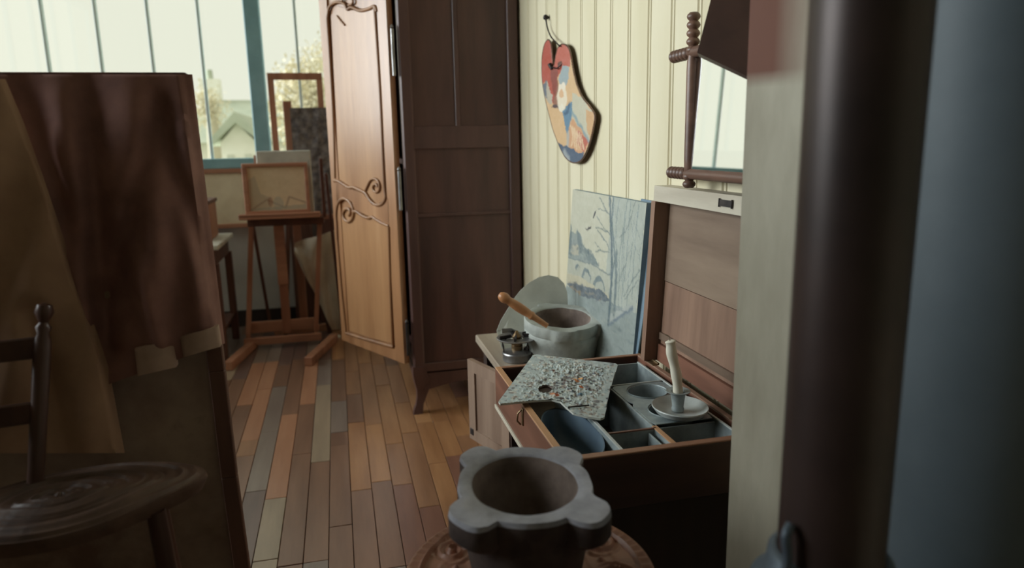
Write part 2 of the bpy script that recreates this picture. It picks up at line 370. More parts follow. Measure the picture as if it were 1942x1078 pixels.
def tree(label, px, ptop, Y, R, n=1500, seed=1):
    rr = random.Random(seed); b_ = at_y(px, 250, Y); top = at_y(px, ptop, Y)
    t = thing('tree', label, 'tree', (b_.x, Y, -4)); c = Vector((b_.x, Y, top.z-R)); parts = [tube([(b_.x, Y, -4), (b_.x+.1, Y, c.z-R*.6), c], [.28, .18, .06], 8)]
    LV, LF = [], []
    for i in range(26):
        a = rr.uniform(0, 6.28); e = rr.uniform(-.3, 1.3); d = Vector((math.cos(a)*math.cos(e), math.sin(a)*math.cos(e), math.sin(e)))
        s = Vector((b_.x, Y, c.z-R*rr.uniform(.1, .8))); q = c+d*R*rr.uniform(.7, 1.0)
        parts.append(tube([s, (s+q)/2+Vector((rr.uniform(-.2, .2), 0, .1)), q], [.05, .03, .012], 5))
    for i in range(n):
        a = rr.uniform(0, 6.28); e = rr.uniform(-1.2, 1.57); rad = R*rr.uniform(.3, 1)**.5
        p = c+Vector((math.cos(a)*math.cos(e), math.sin(a)*math.cos(e), math.sin(e)))*rad
        p += Vector([rr.gauss(0, .12) for _ in range(3)]); s = rr.uniform(.03, .06); u = Vector([rr.gauss(0, 1) for _ in range(3)]).normalized(); v = u.orthogonal().normalized()
        k = len(LV); LV += [p-u*s, p-v*s*.6, p+u*s, p+v*s*.6]; LF.append((k, k+1, k+2, k+3))
    obj('branches', join(*parts), M_bark, t); f = obj('foliage', (LV, LF), M_leaf, t); f['kind'] = 'stuff'
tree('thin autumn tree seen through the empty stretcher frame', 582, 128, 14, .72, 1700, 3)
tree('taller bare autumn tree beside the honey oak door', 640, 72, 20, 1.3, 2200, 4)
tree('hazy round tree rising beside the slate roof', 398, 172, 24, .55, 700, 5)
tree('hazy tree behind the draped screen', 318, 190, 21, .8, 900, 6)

# ------------------------------------------------------------------ armoire
AX0, AX1, AY0, AY1, AZ0, AZ1 = .30, XW-.012, 3.32, 4.55, .2, 2.35
ar = thing('armoire', 'tall dark walnut armoire with panelled side and curved feet', 'armoire', ((AX0+AX1)/2, (AY0+AY1)/2, 0))
obj('corner_post', box((AX0, AY0, AZ0), (AX0+.055, AY0+.05, AZ1), .008), M_armoire, ar)
obj('corner_post', box((AX1-.05, AY0, AZ0), (AX1, AY0+.04, AZ1), .004), M_armoire, ar)
obj('corner_post', box((AX0, AY1-.06, AZ0), (AX0+.055, AY1, AZ1), .008), M_armoire, ar)
for z0, z1 in ((.2, .252), (.962, .978), (1.275, 1.378), (2.2, 2.35)):
    obj('rail', box((AX0+.05, AY0+.004, z0), (AX1-.04, AY0+.03, z1), .003), M_armoire, ar)
obj('muntin', box((.548, AY0+.005, 1.37), (.572, AY0+.03, 2.21), .003), M_armoire, ar)
for x0, x1, z0, z1 in ((AX0+.05, AX1-.045, .245, .968), (AX0+.05, AX1-.045, .97, 1.28), (AX0+.05, .55, 1.37, 2.21), (.57, AX1-.045, 1.37, 2.21)):
    obj('side_panel', box((x0, AY0+.014, z0), (x1, AY0+.03, z1), .004), M_arm_panel, ar)
obj('back_panel', box((AX1-.015, AY0+.03, AZ0), (AX1, AY1, AZ1)), M_armoire, ar)
obj('far_side', box((AX0+.05, AY1-.03, AZ0), (AX1, AY1, AZ1)), M_armoire, ar)
obj('bottom_board', box((AX0+.01, AY0+.03, .2), (AX1, AY1, .235)), M_armoire, ar)
obj('top_board', box((AX0+.01, AY0+.03, 2.28), (AX1, AY1, 2.3)), M_armoire, ar)
obj('shelf', box((AX0+.03, AY0+.03, 1.2), (AX1-.015, AY1-.03, 1.225)), M_armoire, ar)
obj('cornice', join(box((AX0-.05, AY0-.04, 2.35), (AX1, AY1+.04, 2.42), .01), box((AX0-.02, AY0-.02, 2.32), (AX1, AY1+.02, 2.35), .004)), M_armoire, ar)
obj('door', box((AX0, AY0+.62, .25), (AX0+.025, AY1-.06, 2.28), .003), M_door, ar)
# curved side apron
ap = [(AX0+.05, AY0+.004, .21)]+[(lerp(AX0+.05, AX1-.03, i/14), AY0+.004, .115+.035*math.sin(math.pi*i/14)) for i in range(15)]+[(AX1-.03, AY0+.004, .21)]
obj('apron', prism(ap, (0, .022, 0)), M_armoire, ar)
fa = [(AX0+.004, AY0+.05, .21)]+[(AX0+.004, lerp(AY0+.05, AY1-.05, i/14), .14+.04*math.sin(math.pi*i/14)) for i in range(15)]+[(AX0+.004, AY1-.05, .21)]
obj('apron', prism(fa, (.022, 0, 0)), M_armoire, ar)
def cabriole(cx, cy, sx, sy):
    path = [(0, 0, .24, .034), (0, 0, .2, .034), (.008, .006, .16, .036), (.012, .01, .12, .03), (.004, .004, .08, .022), (-.008, -.006, .045, .018), (-.016, -.012, .018, .022), (-.02, -.016, .0, .022)]
    V, Fc = [], []
    for x, y, z, r in path:
        for a, b_ in ((-1, -1), (0, -1.12), (1, -1), (1.12, 0), (1, 1), (0, 1.12), (-1, 1), (-1.12, 0)):
            V.append((cx+sx*x+a*r*1.0, cy+sy*y+b_*r*.95, z))
    for i in range(len(path)-1):
        for j in range(8): Fc.append((i*8+j, i*8+(j+1) % 8, (i+1)*8+(j+1) % 8, (i+1)*8+j))
    Fc += [tuple(range(8)), tuple(range((len(path)-1)*8, len(path)*8))]
    return V, Fc
for cx_, cy_, sx_, sy_ in ((AX0+.03, AY0+.03, 1, 1), (AX1-.035, AY0+.03, -1, 1), (AX0+.03, AY1-.03, 1, -1), (AX1-.035, AY1-.03, -1, -1)):
    obj('leg', cabriole(cx_, cy_, sx_, sy_), M_armoire, ar, smooth=50)
# open carved door, hinged at the near corner
H0 = Vector((.262, 3.345, .254)); H1 = Vector((-.028, 3.885, .254))
du = (H1-H0).normalized(); DW = (H1-H0).length; dn = Vector((du.y, -du.x, 0))
if dn.dot(O-H0) < 0: dn = -dn
dn.z = 0
def dp(px, py, off=0.0): return at_pl(px, py, H0, dn)+dn*off
def dq(u, v, off=0): return H0+du*(u*DW)+Vector((0, 0, v))+dn*off
def slab(pts, t0, t1): return prism([p+dn*t0 for p in pts], dn*(t1-t0))
DZ = 2.02
ad = obj('open_door', slab([dq(0, 0), dq(1, 0), dq(1, DZ), dq(0, DZ)], -.026, -.006), M_door, ar); ad['label'] = 'honey-coloured carved oak door with scroll mouldings, standing ajar'
for nm, pts in (('stile', [dq(0, 0), dq(.125, 0), dq(.125, DZ), dq(0, DZ)]), ('stile', [dq(.87, 0), dq(1, 0), dq(1, DZ), dq(.87, DZ)]),
                ('bottom_rail', [dq(.125, 0), dq(.87, 0), dq(.87, .062), dq(.125, .062)])):
    o = obj(nm, slab(pts, -.006, .004), M_door, ad)
up_s = [(100, 288), (150, 290), (210, 320), (290, 375), (350, 370), (420, 400), (490, 438), (512, 445)]
c6 = lambda L: [(620+x/6.74, 300+y/6.74) for x, y in L]
upper_scr = c6([(490, 438), (520, 370), (560, 290), (610, 262), (660, 290), (682, 350), (675, 410), (640, 435), (605, 415), (596, 375), (610, 340), (640, 335), (655, 365)])
up_sw = c6([(100, 288), (150, 290), (210, 325), (290, 375), (350, 372), (420, 402), (495, 440), (520, 470), (560, 535), (620, 590), (680, 600), (735, 565), (762, 500), (750, 400), (738, 200)])+[(724, 200), (718, 100), (712, 12)]
lowtop = c6([(340, 680), (400, 690), (470, 740), (540, 765), (590, 752), (650, 792), (720, 832), (800, 868)])
lowscr = c6([(150, 1078), (140, 850), (132, 720), (150, 590), (210, 520), (280, 540), (330, 610), (350, 690), (338, 765), (290, 812), (240, 785), (218, 715), (245, 655), (290, 650), (310, 695), (292, 735)])
def molding(pts, r, off=0.004, n=6, name='moulding', closed=False):
    P = smoothpath([dp(x, y, off) for x, y in pts], n)
    return obj(name, tube(P, r, 8), M_mold, ad, smooth=60)
leftline = [(624, 20), (632, 150), (640, 290), (636, 343)]
molding([(622, 30), (628, 120), (634, 230), (637, 338)], .0085)
molding(up_sw, .0085); molding(upper_scr, .0065)
molding(lowtop, .0085); molding(lowscr, .0085)
molding([(739, 430), (742, 540), (746, 655)], .0085, n=2)
molding([(642, 455), (649, 540), (658, 630)], .0085, n=2); molding([(658, 632), (700, 645), (748, 658)], .009, n=2)
molding([(622, 40), (626, 14), (640, 4), (655, 8), (660, 18), (668, 14), (684, 20), (700, 17), (712, 12), (716, 22)], .0075)
molding([(650, 2), (656, -6), (668, -4), (670, 6), (662, 10)], .006); molding([(640, 30), (648, 40), (655, 48)], .004)
upl = [(628, 30), (632, 120), (638, 230), (642, 342), (663, 355), (672, 354), (690, 364), (700, 372), (715, 388), (728, 380), (729, 330), (724, 200), (716, 100), (712, 16), (684, 24), (640, 12)]
obj('upper_panel', prism([dp(x, y, -.006) for x, y in upl], dn*.006), M_doorp, ad)
lpl = [(645, 440), (650, 395), (672, 400), (690, 410), (702, 412), (716, 420), (737, 430), (741, 540), (745, 652), (700, 640), (661, 628), (652, 540)]
obj('lower_panel', prism([dp(x, y, -.006) for x, y in lpl], dn*.007), M_doorp, ad)
obj('mid_rail', prism([dp(x, y, -.006) for x, y in ((638, 345), (663, 357), (690, 367), (706, 388), (722, 392), (738, 375), (740, 426), (716, 416), (690, 405), (674, 398), (668, 382), (655, 377), (645, 385), (640, 400))], dn*.010), M_door, ad)
for z0, z1 in ((.30, .46), (1.0, 1.18), (1.6, 1.8)):
    obj('hinge', join(tube([(.278, 3.325, z0), (.278, 3.325, z1)], .008, 10), lathe([(.001, 0), (.009, .006), (.006, .014), (.001, .02)], (.278, 3.325, z1), 10)), M_steel if z0 > .5 else M_iron, ar, smooth=50)

# ------------------------------------------------------------------ far corner: canvases, easels, table
fcv = thing('framed_canvas', 'wood-edged pale canvas leaning on the far wall beneath the window', 'canvas', (-.82, 5.4, .72))
def framed(t, x0, x1, z0, z1, Y, fwid, fth, mf, mc, lean=0, face=None):
    def L(vf):
        return [(v[0], v[1]-lean*(1-(v[2]-z0)/(z1-z0)), v[2]) for v in vf[0]], vf[1]
    for a, b_ in (((x0, Y-fth, z1-fwid), (x1, Y, z1)), ((x0, Y-fth, z0), (x1, Y, z0+fwid)), ((x0, Y-fth, z0+fwid), (x0+fwid, Y, z1-fwid)), ((x1-fwid, Y-fth, z0+fwid), (x1, Y, z1-fwid))):
        obj('frame_bar', L(box(a, b_, .002)), mf, t)
    obj('canvas', L(box((x0+fwid, Y-fth*.45, z0+fwid), (x1-fwid, Y-fth*.3, z1-fwid))), mc, t)
framed(fcv, -1.02, -.60, .74, 1.155, 5.44, .03, .03, M_easx, M_canvas, lean=.06)
# pale console with a wooden box
ct = thing('console_table', 'white-topped console table behind the draped screen', 'table', (-.98, 4.8, 0))
p1 = at_z(441, 436, .73); p2 = at_z(401, 465, .73)
TX = -.715
obj('table_top', box((-1.25, 4.5, .70), (TX, 5.15, .73), .004), M_whitep, ct)
obj('apron', box((-1.21, 4.54, .60), (TX-.03, 5.11, .70), .003), M_easd, ct)
for x in (-1.2, TX-.06):
    for y in (4.54, 5.08): obj('leg', box((x, y, 0), (x+.045, y+.045, .61), .003), M_easd, ct)
obj('lower_shelf', box((-1.2, 4.56, .16), (TX-.03, 5.1, .185), .003), M_easd, ct)
cb = thing('wooden_chest', 'brown wooden chest standing on the white console table', 'chest', (-.93, 4.9, .73))
obj('body', box((-1.12, 4.72, .73), (-.79, 5.05, .955), .004), M_eas, cb)
obj('lid', box((-1.13, 4.71, .955), (-.78, 5.06, .98), .004), M_easd, cb)
obj('front_panel', box((-1.09, 4.713, .76), (-.82, 4.722, .93), .003), M_easx, cb)
# near easel with two canvases
ez = thing('table_easel', 'low wooden studio easel on a wide base carrying the framed sketch', 'easel', (-.37, 4.8, 0))
Yb = 4.86
for px, nm in ((580, 'foot_runner'),):
    a = at_z(584, 680, .05); b_ = at_z(634, 634, .05)
    obj('foot_runner', beam((a.x, a.y, .028), (b_.x, b_.y, .028), .05, .052), M_eas, ez)
    obj('foot_runner', beam((a.x-.46, a.y+.05, .028), (b_.x-.52, b_.y, .028), .05, .052), M_eas, ez)
obj('base_bar', beam((-.66, 4.78, .05), (-.17, 4.78, .05), .04, .045, (0, 0, 1)), M_easx, ez)
obj('cross_bar', beam((-.63, 4.9, .115), (-.2, 4.9, .115), .022, .075, (0, 0, 1)), M_easx, ez)
obj('side_post', beam((-.645, 4.86, .03), (-.555, 4.86, .84), .03, .035, (0, 1, 0)), M_eas, ez)
obj('side_post', beam((-.21, 4.86, .03), (-.125, 4.86, .86), .03, .035, (0, 1, 0)), M_eas, ez)
obj('centre_mast', beam((-.395, 4.9, .06), (-.395, 4.9, .82), .055, .03, (0, 1, 0)), M_eas, ez)
obj('mast_plate', box((-.425, 4.865, .40), (-.36, 4.885, .81), .003), M_easx, ez)
obj('rear_strut', beam((-.03, 4.98, .03), (-.07, 4.9, 1.12), .02, .025, (0, 1, 0)), M_easd, ez)
obj('rear_strut', beam((-.52, 5.12, .03), (-.555, 4.92, .80), .02, .022, (0, 1, 0)), M_easd, ez)
obj('side_upright', beam((-.095, 4.82, .84), (-.095, 4.82, 1.22), .022, .022, (0, 1, 0)), M_easd, ez)
obj('under_shelf', box((-.575, 4.8, .80), (-.10, 4.92, .845), .004), M_easd, ez)
obj('canvas_tray', join(box((-.61, 4.68, .855), (-.12, 4.84, .88), .003), box((-.61, 4.68, .87), (-.12, 4.695, .89), .003)), M_easx, ez)
# framed sketch with print
class Art:
    def __init__(s, w, h, bg):
        s.w, s.h = w, h; s.a = np.ones((h, w, 3))*np.array(bg[:3]); s.U, s.V = np.meshgrid(np.linspace(0, 1, w), np.linspace(0, 1, h))
    def mix(s, mask, c): s.a = s.a*(1-mask[..., None])+np.array(c[:3])*mask[..., None]
    def poly(s, pts, c, al=1.0):
        ins = np.zeros(s.U.shape, bool); n = len(pts)
        for i in range(n):
            x1, y1 = pts[i]; x2, y2 = pts[(i+1) % n]
            if y1 == y2: continue
            cnd = ((s.V >= min(y1, y2)) & (s.V < max(y1, y2))); xi = x1+(s.V-y1)*(x2-x1)/(y2-y1); ins ^= cnd & (s.U < xi)
        s.mix(ins*al, c)
    def line(s, pts, wd, c, al=1.0, asp=1.0):
        m = np.zeros(s.U.shape)
        for (x1, y1), (x2, y2) in zip(pts, pts[1:]):
            dx, dy = x2-x1, (y2-y1)*asp; L = dx*dx+dy*dy+1e-9; t = np.clip(((s.U-x1)*dx+(s.V-y1)*asp*dy)/L, 0, 1)
            d = np.hypot(s.U-x1-t*dx, (s.V-y1)*asp-t*dy); m = np.maximum(m, np.clip(1.3-d/wd, 0, 1))
        s.mix(m*al, c)
    def ell(s, x, y, rx, ry, c, al=1.0, soft=.15):
        d = np.hypot((s.U-x)/rx, (s.V-y)/ry); s.mix(np.clip((1-d)/soft, 0, 1)*al, c)
    def rough(s, amp, seed, k=26):
        r = np.random.RandomState(seed); sh = []
        for _ in range(2):
            g = r.randn(k+2, k+2); ui = s.U*k; vi = s.V*k; i = ui.astype(int); j = vi.astype(int); fu = ui-i; fv = vi-j
            sh.append(((g[j, i]*(1-fu)+g[j, i+1]*fu)*(1-fv)+(g[j+1, i]*(1-fu)+g[j+1, i+1]*fu)*fv)*amp+r.randn(*s.U.shape)*amp*.25)
        I = np.clip(((s.U+sh[0])*(s.w-1)).round().astype(int), 0, s.w-1); J = np.clip(((s.V+sh[1])*(s.h-1)).round().astype(int), 0, s.h-1); s.a = s.a[J, I]
    def noise(s, amp, seed, k=12):
        r = np.random.RandomState(seed); 
        for kk in (k, k*3):
            g = r.randn(kk+2, kk+2)*.8; ui = s.U*kk; vi = s.V*kk; i = ui.astype(int); j = vi.astype(int); fu = ui-i; fv = vi-j
            s.a += amp*((g[j, i]*(1-fu)+g[j, i+1]*fu)*(1-fv)+(g[j+1, i]*(1-fu)+g[j+1, i+1]*fu)*fv)[..., None]
        s.a = np.clip(s.a, .005, 1)
def art_mesh(name, art, fn, parent, keep=None, rough=None):
    """fn(u,v)-> world point; one quad per picture cell, colours stored per corner"""
    h, w_ = art.h-1, art.w-1
    P = [fn(i/w_, j/h) for j in range(h+1) for i in range(w_+1)]
    Fq = [(j*(w_+1)+i, (j+1)*(w_+1)+i, (j+1)*(w_+1)+i+1, j*(w_+1)+i+1) for j in range(h) for i in range(w_) if keep is None or keep((i+.5)/w_, (j+.5)/h)]
    og = ORG[parent.name]; me = bpy.data.meshes.new(name); me.from_pydata([tuple(p-og) for p in P], [], Fq); me.update()
    ca = me.color_attributes.new('paint', 'FLOAT_COLOR', 'POINT'); dat = np.ones((len(P), 4), np.float32); dat[:, :3] = art.a.reshape(-1, 3); ca.data.foreach_set('color', dat.ravel())
    me.materials.append(M_print); o = bpy.data.objects.new(name, me); COL.objects.link(o); o.parent = parent; ORG[o.name] = og; return o
L3 = lambda *c: srgb(*c)[:3]
sk = thing('framed_sketch', 'faint still-life sketch in a plain wood frame on the low easel', 'picture', (-.37, 4.76, .88))
x0, x1, z0, z1, Y = -.572, -.178, .882, 1.20, 4.76
for a, b_ in (((x0, Y-.03, z1-.022), (x1, Y, z1)), ((x0, Y-.03, z0), (x1, Y, z0+.022)), ((x0, Y-.03, z0+.022), (x0+.03, Y, z1-.022)), ((x1-.022, Y-.03, z0+.022), (x1, Y, z1-.022))):
    obj('frame_bar', box(a, b_, .003), M_easx, sk)
obj('canvas', box((x0+.02, Y-.012, z0+.015), (x1-.015, Y-.004, z1-.015)), M_canvas, sk)
A = Art(90, 70, L3(234, 214, 180)); A.noise(.02, 3, 8)
gk = L3(150, 150, 140); A.poly([(0, 1), (0, .3), (.12, .2), (.2, .6), (.35, .7), (.35, 1)], gk, .35)
A.line([(.05, .95), (.3, .75), (.62, .95), (.7, .7), (1, .85)], .02, L3(150, 120, 100), .6); A.ell(.36, .8, .05, .12, L3(160, 110, 84), .6); A.ell(.5, .85, .1, .18, L3(186, 190, 176), .5)
A.poly([(0, .95), (1, .88), (1, 1), (0, 1)], L3(178, 180, 164), .6)
art_mesh('drawing', A, lambda u, v: Vector((lerp(x0+.03, x1-.022, u), Y-.0125, lerp(z1-.022, z0+.022, v))), sk)
bc = thing('pale_canvas', 'pale blue-green canvas standing behind the framed sketch', 'canvas', (-.32, 4.79, .88))
obj('canvas', box((-.485, 4.775, .88), (-.155, 4.80, 1.275), .005), M_pal2, bc); bc_e = obj('stretcher_edge', box((-.50, 4.785, .88), (-.485, 4.80, 1.25), .002), M_easx, bc)
# tall rear easel with empty stretcher and dark canvas
e2 = thing('tall_easel', 'tall wooden easel in front of the window behind the low easel', 'easel', (-.25, 5.2, 0))
obj('mast', beam((-.296, 5.18, 0), (-.296, 5.18, 1.6), .055, .03, (0, 1, 0)), M_eas, e2)
obj('leg', beam((-.42, 5.05, 0), (-.31, 5.2, 1.2), .03, .03, (0, 1, 0)), M_easd, e2)
obj('leg', beam((-.12, 5.05, 0), (-.28, 5.2, 1.2), .03, .03, (0, 1, 0)), M_easd, e2)
obj('leg', beam((-.30, 5.29, 0), (-.296, 5.2, 1.3), .03, .03, (0, 1, 0)), M_easd, e2)
obj('foot_bar', box((-.5, 5.1, .0), (-.05, 5.14, .05), .003), M_easx, e2)
obj('ledge', box((-.46, 5.1, .80), (.02, 5.17, .83), .003), M_easx, e2)
st = thing('empty_stretcher', 'empty wooden stretcher frame against the window, trees showing through', 'frame', (-.23, 5.25, 1.1))
for a, b_ in (((-.415, 5.235, .9), (-.375, 5.26, 1.785)), ((-.095, 5.235, .9), (-.055, 5.26, 1.785)), ((-.415, 5.232, 1.745), (-.055, 5.263, 1.79)), ((-.415, 5.235, .9), (-.055, 5.26, .94))):
    obj('bar', box(a, b_, .002), M_eas, st)
dk = thing('dark_canvas', 'rough dark grey canvas leaning on the tall easel', 'canvas', (-.16, 5.13, .83))
def rough_cv(u, v):
    p = Vector((lerp(-.278, .02, u), 5.12-.03*(1-v), lerp(.835, 1.553, v))); p.y += .006*noise.noise(p*22); return p
obj('canvas', grid(rough_cv, 30, 50, (0, .02, 0)), M_darkcv, dk)
# draped cream cloth and dark board, leaning behind the easel
dl = thing('cream_cloth', 'crumpled cream cloth hanging behind the low easel beside the door', 'cloth', (-.1, 5.2, .1))
def clothf(u, v):
    a = at_y(lerp(556, 575, v)+ (650-558)*u, lerp(462, 470, u), 5.05); b_ = at_y(638, 610, 5.05)
    px = lerp(558, 655, u); top = lerp(462, 430, u); bot = lerp(480, 625, min(1, u*1.35)); py = lerp(top, bot, v)
    p = at_y(px, py, 5.03); p.y += .03*math.sin(9*u+4*v)+.02*math.sin(17*u-6*v)*v; return p
obj('drape', grid(clothf, 28, 28, (0, .006, 0)), M_cloth, dl, smooth=60)
db = thing('dark_board', 'dark wooden board leaning against the far wall behind the easel mast', 'board', (-.2, 5.38, 0))
obj('panel', join(beam((-.28, 5.36, 0), (-.28, 5.43, .84), .16, .02, (0, 1, 0)), beam((-.12, 5.36, 0), (-.10, 5.43, .8), .14, .018, (0, 1, 0))), M_easd, db)
pp = at_z(638, 642, 0)
def paperf(u, v):
    p = Vector((pp.x-.02+.05*u, pp.y-.02+.05*v, .004)); p.z += .024*abs(noise.noise(Vector((u*4, v*4, 3))))+.018*math.sin(math.pi*u)*math.sin(math.pi*v); return p
o = obj('paper_scrap', grid(paperf, 8, 8, (0, 0, -.002)), M_whitep, None, org=(pp.x, pp.y, 0)); props(o, 'crumpled white paper scrap on the floor beside the honey oak door', 'paper')

# ------------------------------------------------------------------ palette on the wall
XP = .838
hp = thing('hanging_palette', 'kidney-shaped painted palette with red top hanging on the boarded wall', 'palette', (XP, 2.55, 1.2))
PC = [(67, 200), (48, 225), (34, 280), (27, 350), (28, 450), (38, 530), (55, 620), (75, 700), (100, 800), (125, 870), (150, 930), (180, 990), (210, 1022), (245, 1038), (285, 1028), (310, 1000), (335, 950), (358, 880), (378, 790), (388, 730), (380, 695), (350, 650), (315, 610), (290, 570), (262, 500), (245, 430), (232, 360), (220, 290), (205, 250), (178, 230), (152, 236), (134, 262), (122, 310), (114, 365), (106, 382), (100, 350), (95, 290), (88, 230), (78, 204)]
def pc(x, y, X=XP): return at_x(1020+x/3.592, 20+y/3.592, X)
pts = [pc(x, y) for x, y in PC]
obj('board', prism(pts, (.006, 0, 0)), M_frame, hp)
A = Art(110, 260, L3(214, 178, 134))
q = lambda L: [((x-20)/380, (y-195)/850) for x, y in L]
A.poly(q([(0, 190), (225, 190), (215, 375), (170, 385), (140, 440), (120, 560), (105, 640), (90, 560), (60, 480), (0, 500)]), L3(176, 84, 66))
A.poly(q([(110, 220), (230, 220), (218, 372), (120, 380)]), L3(188, 104, 86))
A.poly(q([(165, 380), (212, 380), (200, 520), (150, 520), (140, 470)]), L3(158, 170, 170)); A.poly(q([(60, 480), (100, 580), (100, 640), (50, 600), (28, 520)]), L3(186, 176, 156))
A.poly(q([(28, 500), (60, 480), (62, 600), (40, 590)]), L3(110, 116, 124))
A.poly(q([(90, 400), (135, 400), (140, 650), (110, 655)]), L3(132, 74, 62), .8); A.poly(q([(105, 640), (145, 640), (145, 665), (100, 660)]), L3(84, 66, 66))
A.ell(*q([(165, 590)])[0], .1, .12, L3(230, 216, 190)); A.ell(*q([(165, 525)])[0], .075, .045, L3(234, 222, 200)); A.ell(*q([(160, 570)])[0], .05, .035, L3(220, 180, 140)); A.ell(*q([(165, 665)])[0], .06, .03, L3(232, 222, 200))
A.poly(q([(172, 680), (232, 620), (240, 660), (215, 800), (200, 850), (188, 790)]), L3(104, 136, 156)); A.line(q([(215, 640), (210, 680), (190, 700)]), .02, L3(70, 96, 120))
A.poly(q([(235, 560), (300, 590), (400, 720), (350, 880), (232, 735)]), L3(196, 190, 166)); A.poly(q([(330, 680), (390, 700), (380, 800), (350, 870), (335, 800)]), L3(204, 164, 120))
A.poly(q([(232, 735), (345, 890), (310, 985), (205, 930), (212, 800)]), L3(206, 158, 118)); A.poly(q([(270, 820), (345, 890), (315, 985), (270, 900)]), L3(184, 100, 80))
for k in range(6): A.line(q([(225+14*k, 780+15*k), (240+12*k, 850+8*k), (232+16*k, 920+8*k)]), .012, L3(232, 208, 172), .8)
A.line(q([(232, 700), (345, 885)]), .02, L3(120, 150, 160), .8); A.line(q([(205, 850), (200, 960)]), .03, L3(170, 176, 172), .8)
A.poly(q([(140, 900), (205, 930), (315, 985), (290, 1040), (180, 1040)]), L3(84, 98, 116)); A.line(q([(180, 960), (200, 1000), (215, 1020)]), .03, L3(180, 184, 180), .7)
A.line(q([(140, 370), (165, 365)]), .01, L3(60, 50, 40)); A.rough(.010, 4, 22); A.noise(.012, 4, 30); A.a *= .85
from_poly = [((x-20)/380, (y-195)/850) for x, y in PC]
def inpoly(u, v, P=from_poly):
    c = False; n = len(P)
    for i in range(n):
        x1, y1 = P[i]; x2, y2 = P[(i+1) % n]
        if (y1 > v) != (y2 > v) and u < x1+(v-y1)*(x2-x1)/(y2-y1): c = not c
    return c
cy0, cz0 = pc(20, 195), pc(400, 195)
def palpt(u, v): return pc(20+380*u, 195+850*v, XP-.0012)
art_mesh('painted_scene', A, palpt, hp, keep=inpoly)
rim = obj('rim', tube(smoothpath([p+Vector((.001, 0, 0)) for p in pts]+[pts[0]+Vector((.001, 0, 0))], 2)[:-1], .0032, 6, closed=True), M_frame, hp, smooth=60)
obj('thumb_peg', join(tube([pc(80, 365, XP-.012), pc(95, 400, XP-.006)], [.009, .006], 8), tube(smoothpath([pc(95, 385, XP-.01), pc(125, 395, XP-.012), pc(150, 378, XP-.006), pc(165, 365, XP)], 4), .0025, 6)), M_iron, hp, smooth=60)
hk = thing('wall_hook', 'round-headed bent wire hook holding the painted palette', 'hook', tuple(at_x(1035, 33, XW-.01)))
obj('wire', tube(smoothpath([at_x(1035, 35, XW-.02), at_x(1038, 52, .845), at_x(1044, 68, .84), at_x(1052, 78, .835), at_x(1062, 88, .83)], 5), .0028, 8), M_iron, hk, smooth=60)
c = at_x(1035, 33, XW-.014); obj('round_head', lathe([(.0005, -.011), (.008, -.008), (.0115, 0), (.008, .008), (.0005, .014)], c, 16, (1, 0, 0)), M_iron, hk, smooth=60)

# ------------------------------------------------------------------ mirror in turned frame
XM = .805
mr = thing('mirror', 'mirror in a turned bobbin wood frame hanging on the boarded wall', 'mirror', (XM, 1.3, 1.2))
def bobbin(p, q, r, segs):
    """turned bar: segs list of (t0,t1,kind)"""
    p, q = Vector(p), Vector(q); L = (q-p).length; pr = [(.0005, 0)]
    for t0, t1, kind in segs:
        a, b_ = t0*L, t1*L
        if kind == 'bead':
            n = max(1, round((b_-a)/(r*1.3)))
            for i in range(n):
                s0 = lerp(a, b_, i/n); s1 = lerp(a, b_, (i+1)/n)
                pr += [(r*.72, s0), (r*1.08, lerp(s0, s1, .25)), (r*1.2, lerp(s0, s1, .5)), (r*1.08, lerp(s0, s1, .75)), (r*.72, s1)]
        else: pr += [(r*.95, a), (r, a+(b_-a)*.1), (r, b_-(b_-a)*.1), (r*.95, b_)]
    pr.append((.0005, L)); return lathe(pr, p, 16, q-p)
Ym = 1.545
obj('side_post', bobbin((XM, Ym, 1.185), (XM, Ym, 1.578), .013, [(0, .09, 'bead'), (.11, .73, 'bar'), (.77, 1, 'bead')]), M_frame, mr, smooth=50)
obj('side_post', bobbin((XM, .80, 1.185), (XM, .80, 1.578), .013, [(0, .09, 'bead'), (.11, .73, 'bar'), (.77, 1, 'bead')]), M_frame, mr, smooth=50)
obj('bottom_rail', bobbin((XM, 1.645, 1.218), (XM, .70, 1.218), .0125, [(0, .09, 'bead'), (.1, .22, 'bar'), (.23, .36, 'bar'), (.37, .55, 'bar'), (.56, .9, 'bar'), (.91, 1, 'bead')]), M_frame, mr, smooth=50)
obj('top_rail', bobbin((XM, 1.645, 1.492), (XM, .70, 1.492), .0125, [(0, .09, 'bead'), (.1, .9, 'bar'), (.91, 1, 'bead')]), M_frame, mr, smooth=50)
obj('glass', prism([(XM-.004, .81, 1.228), (XM-.004, 1.535, 1.228), (XM+.0055, 1.535, 1.485), (XM+.0055, .81, 1.485)], (.002, 0, 0)), M_mirror, mr)
obj('back_board', box((XM+.009, .805, 1.222), (XM+.02, 1.54, 1.488), .002), M_easd, mr)

